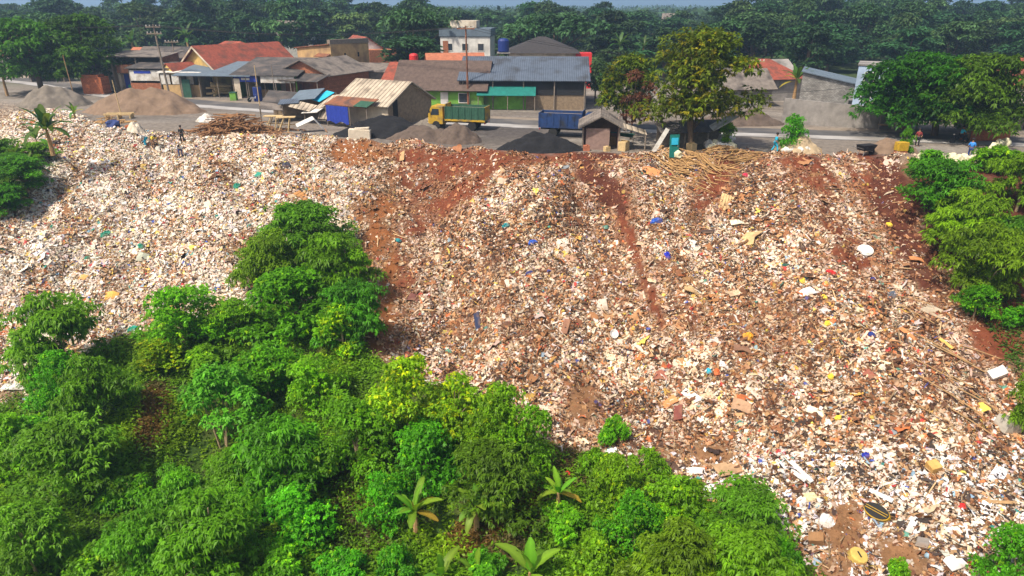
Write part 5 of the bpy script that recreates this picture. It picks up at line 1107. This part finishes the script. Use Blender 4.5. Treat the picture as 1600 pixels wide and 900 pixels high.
for i in range(9):
    px, py = [(1118, 232), (1126, 226), (1132, 238), (1112, 240), (1138, 230), (1124, 240), (1142, 236), (1106, 232), (1120, 222)][i]
    blob(on_plane(px, py) + Vector((0, 0, .35)), (R.uniform(.4, .65), .45, R.uniform(.45, .7)), M['whitetarp' if i % 3 else 'sack'], 'rubbish_bag', 'pale stuffed bag in the heap right of the teal door panel', 'bag', 20 + i, group='stuffed bags heaped right of the teal door panel')
blob(on_plane(1142, 222) + Vector((0, 0, .3)), (.45, .4, .4), M['whitetarp'], 'white_basin', 'round white bundle on top of the sticks at the rim', 'bundle', 40)
blob(on_plane(1058, 246) + Vector((0, 0, .25)), (.4, .35, .4), M['sack'], 'cream_sack', 'cream sack at the foot of the teal door panel', 'sack', 41)
o = thing('wall_fragment', 'broken pale masonry block at the rim before the large gravel heap', 'masonry', ground(562, 218), .05); MB().box((0, .3, .45), (2.2, .7, 1.1), (0, .05, 0)).build('block', M['cream'], o, bevel=.06); MB().box((.25, .3, 1.05), (1.5, .6, .18), (0, -.04, 0)).build('top_course', M['cream'], o, bevel=.03)
o = thing('plank_frame', 'yellowish plank frame lying in front of the brown sand heap', 'planks', on_plane(185, 186), .1)
for s in (0, 1): MB().box((0, s * .9, .55), (3.2, .12, .2)).build('rail', M['palewood'], o)
for x in (-1.4, 0, 1.4): MB().box((x, .45, .3), (.12, 1.1, .55)).build('cross_piece', M['palewood'], o)
sticks('brushwood', 'yellowish broken wood below the plank frame', 'brushwood', on_plane(175, 192), 3.2, 1.6, .7, 40, 1.4, M['stick'])
heap('rubble_heap', 'pale rubble heap on the rim behind the people at the left', 'rubble heap', 188, 222, 212, 188, M['cream'], ((0, 0, 1),), .8, 14)
blob(on_plane(176, 198) + Vector((0, 0, .3)), (.8, .6, .5), M['navycloth'], 'dark_bag', 'dark bluish bag on the rim below the plank frame', 'bag', 50)
o = thing('blue_drum', 'tall blue drum under the front of the dark roofed shop', 'drum', on_plane(404, 158)); MB().lathe([(.55, 0), (.6, .1), (.6, .9), (.63, .95), (.6, 1.0), (.6, 1.9), (.5, 2.0)], 16).build('drum', M['blueplastic'], o); MB().lathe([(.56, 2.0), (.56, 2.06), (.1, 2.1)], 14).build('lid', M['black'], o)
o = thing('green_crate', 'small green crate at the left post of the dark roofed shop', 'crate', on_plane(366, 157)); MB().box((0, 0, .55), (.9, .7, 1.1)).build('body', M['green'], o, bevel=.03); MB().box((0, 0, 1.14), (1.0, .8, .1)).build('rim', M['truckgreen'], o)

# ------------------------------------------------------------------ single pieces of rubbish that stand out
cm = {}
def pmat(c, r_=.7):
    k_ = tuple(c)
    if k_ not in cm: cm[k_] = mat('rubbish_%d' % len(cm), c, r_, .3, 3, .2, dirt=tuple(.45 * q + .55 * s for q, s in zip(c, (.26, .15, .08))))
    return cm[k_]
def lay(px, py, lift=.12, ang=0, tilt=.12):
    g = ground(px, py); n = Vector(normals(np.array([g.x]), np.array([g.y]))[0]); n = (n + Vector((R.uniform(-tilt, tilt), R.uniform(-tilt, tilt), 0))).normalized()
    x = Vector((math.cos(ang), math.sin(ang), 0)); x = (x - n * n.dot(x)).normalized(); y = n.cross(x)
    m_ = Matrix((x, y, n)).transposed().to_4x4(); m_.translation = g + n * lift
    return m_, mpp(g)
TAN = (.62, .42, .20); CREAM = (.74, .66, .48); WH = (.70, .68, .64); ORG = (.60, .24, .09); RBR = (.28, .095, .06); MAR = (.14, .05, .04); DBR = (.07, .045, .035); BLU = (.03, .10, .45); DGR = (.02, .20, .13); NAV = (.025, .035, .08); YEL = (.80, .58, .05); RED = (.55, .03, .03); GRY = (.42, .40, .36); LBLU = (.30, .45, .65); TEA = (.02, .22, .24)
# name, label, category, px, py, width px, length px, angle deg, colour, kind of shape
ITEMS = [
 ('cardboard_sheet', 'large tan cardboard sheet, the brightest on the upper right slope', 'cardboard', 1172, 375, 32, 26, 35, TAN, 's'), ('wooden_board', 'yellowish slatted wooden panel above the large tan cardboard', 'panel', 1134, 318, 20, 30, -25, TAN, 'p'),
 ('wooden_board', 'narrow pale panel between the slatted panel and the large cardboard', 'panel', 1155, 350, 26, 11, 0, CREAM, 's'), ('cardboard_sheet', 'tan cardboard sheet in the centre right below the blue bag', 'cardboard', 1081, 456, 27, 19, -8, TAN, 's'),
 ('orange_board', 'orange red board near the rim left of the scattered sticks', 'board', 1016, 271, 27, 15, -25, ORG, 's'), ('plastic_bag', 'bright blue bag beside the long soil streak', 'bag', 1025, 346, 10, 17, 80, BLU, 'b'), ('plastic_bag', 'deep blue round bag right of the long soil streak', 'bag', 1042, 401, 9, 14, 0, (.02, .03, .40), 'b'),
 ('blue_cloth', 'small blue cloth with a stick in the upper middle slope', 'cloth', 832, 380, 15, 8, 20, BLU, 'b'), ('black_mattress', 'black folded mat on the slope left of the large cardboard', 'mat', 1101, 364, 30, 10, -28, DBR, 'c'), ('white_sheet', 'torn white sheet right of centre on the right slope', 'sheet', 1260, 459, 24, 15, 5, WH, 's'),
 ('black_plank', 'long black plank standing out in the middle of the rubbish', 'plank', 748, 509, 11, 44, 76, NAV, 'c'), ('maroon_board', 'dark maroon panel right of the tall green clump', 'panel', 646, 467, 18, 12, -20, MAR, 's'), ('white_board', 'clean white board low on the middle of the right slope', 'board', 1081, 620, 14, 30, -58, WH, 'c'),
 ('red_brown_board', 'red brown panel above the clean white board', 'panel', 1033, 589, 20, 15, -15, RBR, 's'), ('orange_board', 'orange brick coloured panel left of the clean white board', 'panel', 1047, 630, 24, 12, 12, ORG, 's'), ('brown_board', 'dull brown panel on the right slope below an orange scrap', 'panel', 1160, 547, 26, 16, -15, (.25, .13, .08), 's'),
 ('orange_cloth', 'bright orange scrap in the right middle slope', 'cloth', 1168, 528, 14, 18, -60, (.75, .35, .03), 'b'), ('red_brown_board', 'red brown upright panel right of the centre of the right slope', 'panel', 1357, 588, 16, 20, 10, RBR, 's'), ('dark_board', 'dark brown panel at the right flank beside a white box', 'panel', 1527, 585, 24, 16, -25, DBR, 's'),
 ('white_box', 'white box at the right edge of the rubbish by the bushes', 'box', 1558, 587, 23, 15, 12, WH, 'x'), ('stone_slab', 'large tan slab leaning on the right flank under the bank trees', 'slab', 1460, 489, 24, 34, -70, (.45, .38, .28), 'c'), ('orange_plank', 'orange plank on the right flank left of the bamboo poles', 'plank', 1418, 524, 9, 28, -62, ORG, 'c'),
 ('concrete_slab', 'pale concrete lump at the right edge beside the lower bushes', 'concrete', 1571, 672, 28, 26, 5, (.45, .41, .34), 'x'), ('white_sheet', 'white corner of sheet behind the pale concrete lump', 'sheet', 1560, 660, 18, 14, 40, WH, 's'), ('white_plank', 'long white plank, the left of two side by side at lower right', 'plank', 1244, 742, 7, 52, -66, WH, 'c'),
 ('white_plank', 'long white plank, the right of two side by side at lower right', 'plank', 1252, 738, 7, 46, -74, WH, 'c'), ('tan_board', 'big tan board at the foot of the slope above the dark round tree', 'board', 1137, 735, 42, 28, 15, (.45, .29, .16), 'c'), ('white_tile', 'white panel left of the big tan board', 'panel', 1088, 738, 28, 11, -5, WH, 's'),
 ('white_board', 'white panel lying above the weeds left of the brown mound', 'panel', 955, 706, 19, 9, 12, WH, 'c'), ('brown_board', 'brown plank door at the edge of the weeds below centre', 'board', 927, 731, 28, 26, -25, (.25, .14, .085), 'p'), ('red_bag', 'bright red bag at the edge of the weeds below centre', 'bag', 887, 742, 10, 8, 0, (.75, .03, .03), 'b'),
 ('white_basin', 'white oval basin lying in brown soil on the upper right slope', 'basin', 1351, 395, 22, 13, 0, WH, 'd'), ('orange_board', 'orange scrap panel at the edge of the right bank', 'panel', 1431, 407, 20, 12, -10, ORG, 's'), ('red_cloth', 'red strip of cloth right of the torn white sheet', 'cloth', 1300, 428, 18, 7, -25, RED, 'b'),
 ('yellow_bag', 'yellow bag with black bits high on the right flank', 'bag', 1389, 353, 11, 9, 0, YEL, 'b'), ('yellow_bag', 'yellow bag above the torn white sheet', 'bag', 1254, 439, 8, 12, 0, YEL, 'b'), ('yellow_bag', 'yellow bag below the torn white sheet', 'bag', 1288, 467, 7, 10, 0, YEL, 'b'), ('yellow_bag', 'yellow bag in the middle of the right slope', 'bag', 1293, 506, 9, 9, 0, YEL, 'b'), ('yellow_bag', 'yellow bag left of the red brown upright panel', 'bag', 1298, 591, 10, 9, 0, YEL, 'b'), ('yellow_bag', 'yellow round bag low on the right slope near white ribbons', 'bag', 1310, 654, 11, 8, 0, YEL, 'b'), ('yellow_bag', 'yellow rag with green weeds on the red soil at the right', 'rag', 1582, 508, 13, 12, 0, YEL, 'b'),
 ('white_sheet', 'white torn sheet in the bottom right corner beside the bush', 'sheet', 1492, 884, 28, 22, 10, WH, 's'), ('grey_sheet', 'grey green sheet in the middle of the left mound', 'sheet', 223, 403, 16, 13, 0, (.40, .42, .32), 's'), ('green_bag', 'dark green bag above the grey green sheet', 'bag', 221, 387, 9, 14, 60, DGR, 'b'),
 ('green_bag', 'dark green bag upper right on the left mound', 'bag', 372, 292, 11, 14, 70, DGR, 'b'), ('green_bag', 'flattened dark green bag left of centre on the left mound', 'bag', 166, 367, 18, 10, 20, DGR, 'b'), ('green_bag', 'small green bag left on the left mound', 'bag', 83, 356, 8, 8, 0, DGR, 'b'), ('green_bag', 'dark green bag low on the left mound above the lone tree', 'bag', 137, 405, 7, 12, 80, DGR, 'b'), ('green_bag', 'dusty green bag below the people at the left', 'bag', 189, 272, 13, 9, 0, (.05, .16, .12), 'b'),
 ('green_sheet', 'green strip of sheet near the grey bag on the upper left mound', 'sheet', 407, 274, 18, 8, -30, (.02, .25, .18), 's'), ('grey_bag', 'dark grey bag near the rim above the tall clump', 'bag', 448, 260, 14, 12, 0, (.07, .07, .10), 'b'), ('orange_board', 'orange brown boards just above the tall green clump', 'board', 474, 308, 28, 12, -28, (.50, .24, .08), 'p'),
 ('teal_bag', 'teal bag in the upper middle slope', 'bag', 791, 354, 9, 12, 70, TEA, 'b'), ('teal_bag', 'teal bag in orange soil beside the tall clump', 'bag', 623, 377, 7, 10, 70, TEA, 'b'), ('orange_carton', 'orange cardboard right of the lone drooping tree', 'cardboard', 175, 464, 19, 12, 5, (.72, .38, .08), 's'), ('orange_carton', 'orange cardboard above the lone drooping tree', 'cardboard', 130, 435, 14, 9, -10, (.65, .33, .10), 's'),
 ('green_net', 'crumpled teal net between the two left tongues of rubbish', 'net', 208, 517, 20, 13, 15, (.02, .30, .20), 'b'), ('black_bag', 'black bag beside the crumpled teal net', 'bag', 190, 529, 11, 11, 0, (.02, .02, .03), 'b'), ('white_sheet', 'long white sheet at the lower left edge of the rubbish', 'sheet', 28, 607, 46, 13, 8, WH, 's'), ('blue_bag', 'pale blue bag lying in the weeds at the left', 'bag', 42, 625, 10, 8, 0, LBLU, 'b'), ('white_bag', 'white bag lying in the weeds at the left edge', 'bag', 7, 672, 12, 9, 0, WH, 'b'), ('white_bag', 'small white bag in the dark weeds at the lower left', 'bag', 41, 775, 9, 7, 0, WH, 'b'),
 ('blue_bag', 'deep blue round bag in the shaded lower right rubbish', 'bag', 1353, 713, 12, 11, 0, (.015, .03, .32), 'b'), ('cream_board', 'cream board low on the right slope above white ribbons', 'board', 1272, 644, 24, 13, -32, CREAM, 'c'), ('foam_lump', 'pale yellow foam lump below the two long white planks', 'foam', 1267, 780, 26, 16, 0, (.62, .55, .32), 'b'), ('white_sheet', 'white crumpled sheet left of the pale yellow foam', 'sheet', 1252, 786, 18, 14, 20, WH, 'b'), ('red_bag', 'red bag in the white rubbish at the lower right', 'bag', 1504, 712 + 80, 9, 10, 0, RED, 'b'),
 ('cyan_ball', 'small cyan ball right of the red brown panel', 'ball', 1107, 580, 9, 9, 0, (.03, .42, .55), 'b'), ('orange_bucket', 'orange red bucket shape right of the cyan ball', 'bucket', 1120, 583, 10, 13, 0, (.65, .14, .04), 'b'), ('white_basin', 'white round basin in the centre of the brown rubbish', 'basin', 958, 524, 13, 10, 0, WH, 'd'), ('brown_plank', 'long ochre plank left of the white round basin', 'plank', 864, 563, 5, 30, 66, (.50, .28, .08), 'c'), ('brown_plank', 'broad brown plank in the middle, below the soil streaks', 'plank', 884, 512, 11, 26, 72, (.25, .12, .07), 'c'),
 ('pale_plank', 'pale split plank below the end of the long soil streak', 'plank', 1002, 548, 6, 32, -66, (.66, .56, .42), 'c'), ('orange_plank', 'orange plank among bamboo at the right flank', 'plank', 1478, 540, 7, 24, -55, (.70, .45, .12), 'c'), ('orange_carton', 'orange brown carton in shade at the lower right', 'carton', 1457, 734, 16, 17, 10, (.58, .33, .10), 'x'), ('tan_plank', 'brown plank lying across white rubbish at the right edge', 'plank', 1552, 785, 58, 5, -8, (.36, .22, .10), 'c'),
 ('brown_carton', 'open brown wooden box above the yellow tub', 'box', 1277, 846, 22, 16, -20, (.30, .16, .07), 'x'), ('grey_board', 'grey board right of the yellow tub', 'board', 1442, 850, 18, 22, -40, (.25, .22, .19), 'c'), ('white_foam', 'white foam block right of the black and orange lid', 'foam', 1425, 823, 30, 9, -45, WH, 'c'), ('white_sheet', 'white crumpled sheet left of bare soil at the lower right', 'sheet', 1290, 815, 24, 22, -40, WH, 'b'), ('white_plank', 'thin white plank above the black and orange lid', 'plank', 1377, 777, 7, 34, -52, WH, 'c'),
 ('red_brown_board', 'dark red brown panel near the foot of the middle slope', 'panel', 1060, 647, 14, 30, 72, (.20, .06, .045), 'c'), ('tan_board', 'thin tan triangle of board at the foot of the right slope', 'board', 1158, 637, 30, 16, -30, (.40, .24, .14), 's'), ('white_board', 'white board right of the clean one, near a cyan ball', 'board', 1131, 572, 14, 10, -20, WH, 's'), ('blue_bag', 'small navy bag near the right flank among yellow scraps', 'bag', 1363, 438, 10, 8, 0, (.02, .03, .2), 'b'), ('blue_bag', 'navy rag in the middle of the right slope', 'rag', 1361, 525, 12, 10, 0, (.02, .04, .2), 'b'),
 ('grey_board', 'slate grey panel high on the right slope near yellow scraps', 'panel', 1393, 461, 14, 9, 25, (.09, .11, .15), 's'), ('tan_board', 'tan board at the upper left of the middle slope', 'board', 629, 245, 8, 22, 85, (.45, .28, .13), 'c'), ('red_cloth', 'pink red rag near the rim of the right slope', 'rag', 1164, 275, 9, 8, 0, (.6, .04, .10), 'b'), ('beige_sheet', 'beige sheet high in the middle of the rubbish', 'sheet', 941, 478, 18, 16, 10, (.60, .50, .40), 's'), ('tan_carton', 'tan carton sheet right of the soil streak end', 'cardboard', 1147, 460, 14, 22, -70, (.58, .44, .28), 's'),
]
for i, (nm, lb, ct, px, py, wpx, lpx, ang, col_, sh) in enumerate(ITEMS):
    m4, m_ = lay(px, py, .09, rad(ang), .28); a, b_ = wpx * m_, lpx * m_
    if sh in 'sp' : b_ *= 1.15
    if sh == 'c' and abs(ang) > 40: a, b_ = b_ * 1.1, a
    mt = pmat(col_)
    if sh == 's':        # creased sheet with thickness
        mb = MB(); k_ = R.uniform(.06, .16) * min(a, b_); j = lambda: R.uniform(-.10, .10) * min(a, b_)
        pts = [(-a / 2 + j(), -b_ / 2 + j(), 0), (j(), -b_ / 2 + j(), k_), (a / 2 + j(), -b_ / 2 + j(), 0), (a / 2 + j(), b_ / 2 + j(), j()), (j(), b_ / 2 + j(), k_), (-a / 2 + j(), b_ / 2 + j(), j())]
        vs = pts + [(x, y, z - .05) for x, y, z in pts]
        mb.add(vs, [(0, 1, 4, 5), (1, 2, 3, 4), (6, 11, 10, 7), (7, 10, 9, 8)] + [(q, q + 6, (q + 1) % 6 + 6, (q + 1) % 6) for q in range(6)]); o = mb.build(nm, mt)
    elif sh == 'p':      # slatted panel
        mb = MB(); n = 5
        for q in range(n): mb.box((-a / 2 + a * (q + .5) / n, R.uniform(-.05, .05), 0), (a / n * .88, b_, .05))
        for y in (-b_ * .35, b_ * .35): mb.box((0, y, -.055), (a, .12, .06))
        o = mb.build(nm, mt)
    elif sh == 'c':      # plank or slab with worn corners
        o = MB().box((0, 0, 0), (a, b_, max(.07, min(a, b_) * .16))).build(nm, mt, bevel=min(a, b_) * .06)
    elif sh == 'x':
        mb = MB(); hh = min(a, b_) * .8; mb.box((0, 0, hh * .3), (a, b_, hh)); mb.box((a * .3, 0, hh * .82), (a * .45, b_, .03), (0, rad(-14), 0)); o = mb.build(nm, mt, bevel=.02)
    elif sh == 'd':
        o = MB().lathe([(a * .30, 0), (a * .5, .16), (a * .52, .18), (a * .46, .17), (a * .28, .05), (.02, .04)], 18).build(nm, mt); o.data.transform(Matrix.Diagonal((1, 1.1, 1, 1)))
    else:                # crumpled bag or cloth: a rumpled pad with a ragged rim
        mb = MB(); nn_, kr = 12, 4; vs = [(0, 0, min(a, b_) * .30)]
        for q in range(1, kr + 1):
            for t_ in range(nn_):
                th_ = t_ * 2 * math.pi / nn_; rr_ = q / kr * R.uniform(.72, 1.12)
                vs.append((math.cos(th_) * rr_ * a * .56, math.sin(th_) * rr_ * b_ * .62, min(a, b_) * (.34 * (1 - (q / kr) ** 2) + R.uniform(-.12, .12))))
        fs = [(0, 1 + t_, 1 + (t_ + 1) % nn_) for t_ in range(nn_)]
        for q in range(kr - 1):
            for t_ in range(nn_): b0 = 1 + q * nn_; fs.append((b0 + t_, b0 + nn_ + t_, b0 + nn_ + (t_ + 1) % nn_, b0 + (t_ + 1) % nn_))
        n0 = len(vs); vs += [(x, y, -.25) for x, y, z in vs[-nn_:]]
        fs += [(n0 - nn_ + t_, n0 + t_, n0 + (t_ + 1) % nn_, n0 - nn_ + (t_ + 1) % nn_) for t_ in range(nn_)] + [tuple(range(n0 + nn_ - 1, n0 - 1, -1))]
        mb.add(vs, fs); o = mb.build(nm, mt)
    o.matrix_world = m4; tag(o, lb, ct)
# black and orange lid, yellow tub
m4, m_ = lay(1372, 804, .08, rad(-55)); o = thing('boat_lid', 'black and orange ribbed oval lid lying in the lower right rubbish', 'lid'); s = 40 * m_
prof = [(math.cos(q * math.pi / 12) * s * .5, math.sin(q * math.pi / 12) * s * .30) for q in range(24)]
MB().prism([(x, y, 0) for x, y in prof], (0, 0, s * .22)).build('base', M['truckyellow'], o, bevel=.02); MB().prism([(x * .96, y * .88 + s * .02, s * .222) for x, y in prof], (0, 0, .05)).build('top', M['black'], o)
for y in (-.03, .06): MB().box((0, y * s, s * .222 + .065), (s * .86, s * .022, .03)).build('rib', M['truckyellow'], o)
o.matrix_world = m4 @ Matrix.Rotation(rad(12), 4, 'X')
m4, m_ = lay(1338, 872, -.15, .2); o = thing('yellow_tub', 'big yellow plastic tub upside down with a dark slot on top', 'tub'); r_ = 14.5 * m_
ty = mat('tub_yellow', (.56, .40, .10), .7, .25, 3, .05, dirt=(.40, .28, .12))
MB().lathe([(r_, 0), (r_ * 1.02, .05), (r_ * .97, r_ * .9), (r_ * .9, r_ * 1.0)], 12).build('drum', ty, o, bevel=.02); MB().box((0, 0, r_ * 1.0 + .01), (.07, r_ * .7, .03)).build('slot', M['black'], o); o.matrix_world = m4 @ Matrix.Rotation(rad(10), 4, 'X')
# bamboo poles on the right flank
bp = None
for i, (px, py, l, a) in enumerate([(1440, 500, 3.2, -50), (1465, 545, 4.0, -52), (1490, 560, 3.5, -48), (1500, 600, 3.6, -50), (1455, 580, 3.0, -55), (1520, 625, 3.4, -52), (1480, 620, 3.6, -50), (1535, 555, 2.6, -46), (1510, 660, 3.0, -54), (1440, 640, 2.8, -50), (1420, 470, 2.8, -48), (1546, 640, 2.6, -54)]):
    m4, m_ = lay(px, py, .16, rad(a), .08)
    if bp is None: o = bp = MB().tube([(-.5, 0, 0), (0, .006, .01), (.5, 0, 0)], [.011, .011, .009], 6).build('bamboo_pole', M['wood']); tag(bp, 'long thin bamboo pole lying downhill on the right flank of the rubbish', 'pole', 'bamboo poles on the right flank')
    else: o = bp.copy(); C.objects.link(o)
    o.matrix_world = m4 @ Matrix.Diagonal((l, l * 1.1, l * 1.1, 1))
# ------------------------------------------------------------------ haze: the air between the camera and the far wood
hz = MB().box((0, 1900, 12.2), (9000, 4000, 53)).build('haze', None or bpy.data.materials.new('haze'))
hz.data.materials[0].use_nodes = True; nt = hz.data.materials[0].node_tree; nt.nodes.clear()
vp = N(nt, 'ShaderNodeVolumePrincipled'); vp.inputs['Color'].default_value = HAZE_COLOR; vp.inputs['Density'].default_value = HAZE_DENSITY; vp.inputs['Anisotropy'].default_value = .2
ou = N(nt, 'ShaderNodeOutputMaterial'); nt.links.new(vp.outputs[0], ou.inputs['Volume'])
tag(hz, 'thin bluish morning haze over the valley', 'haze', kind='stuff')
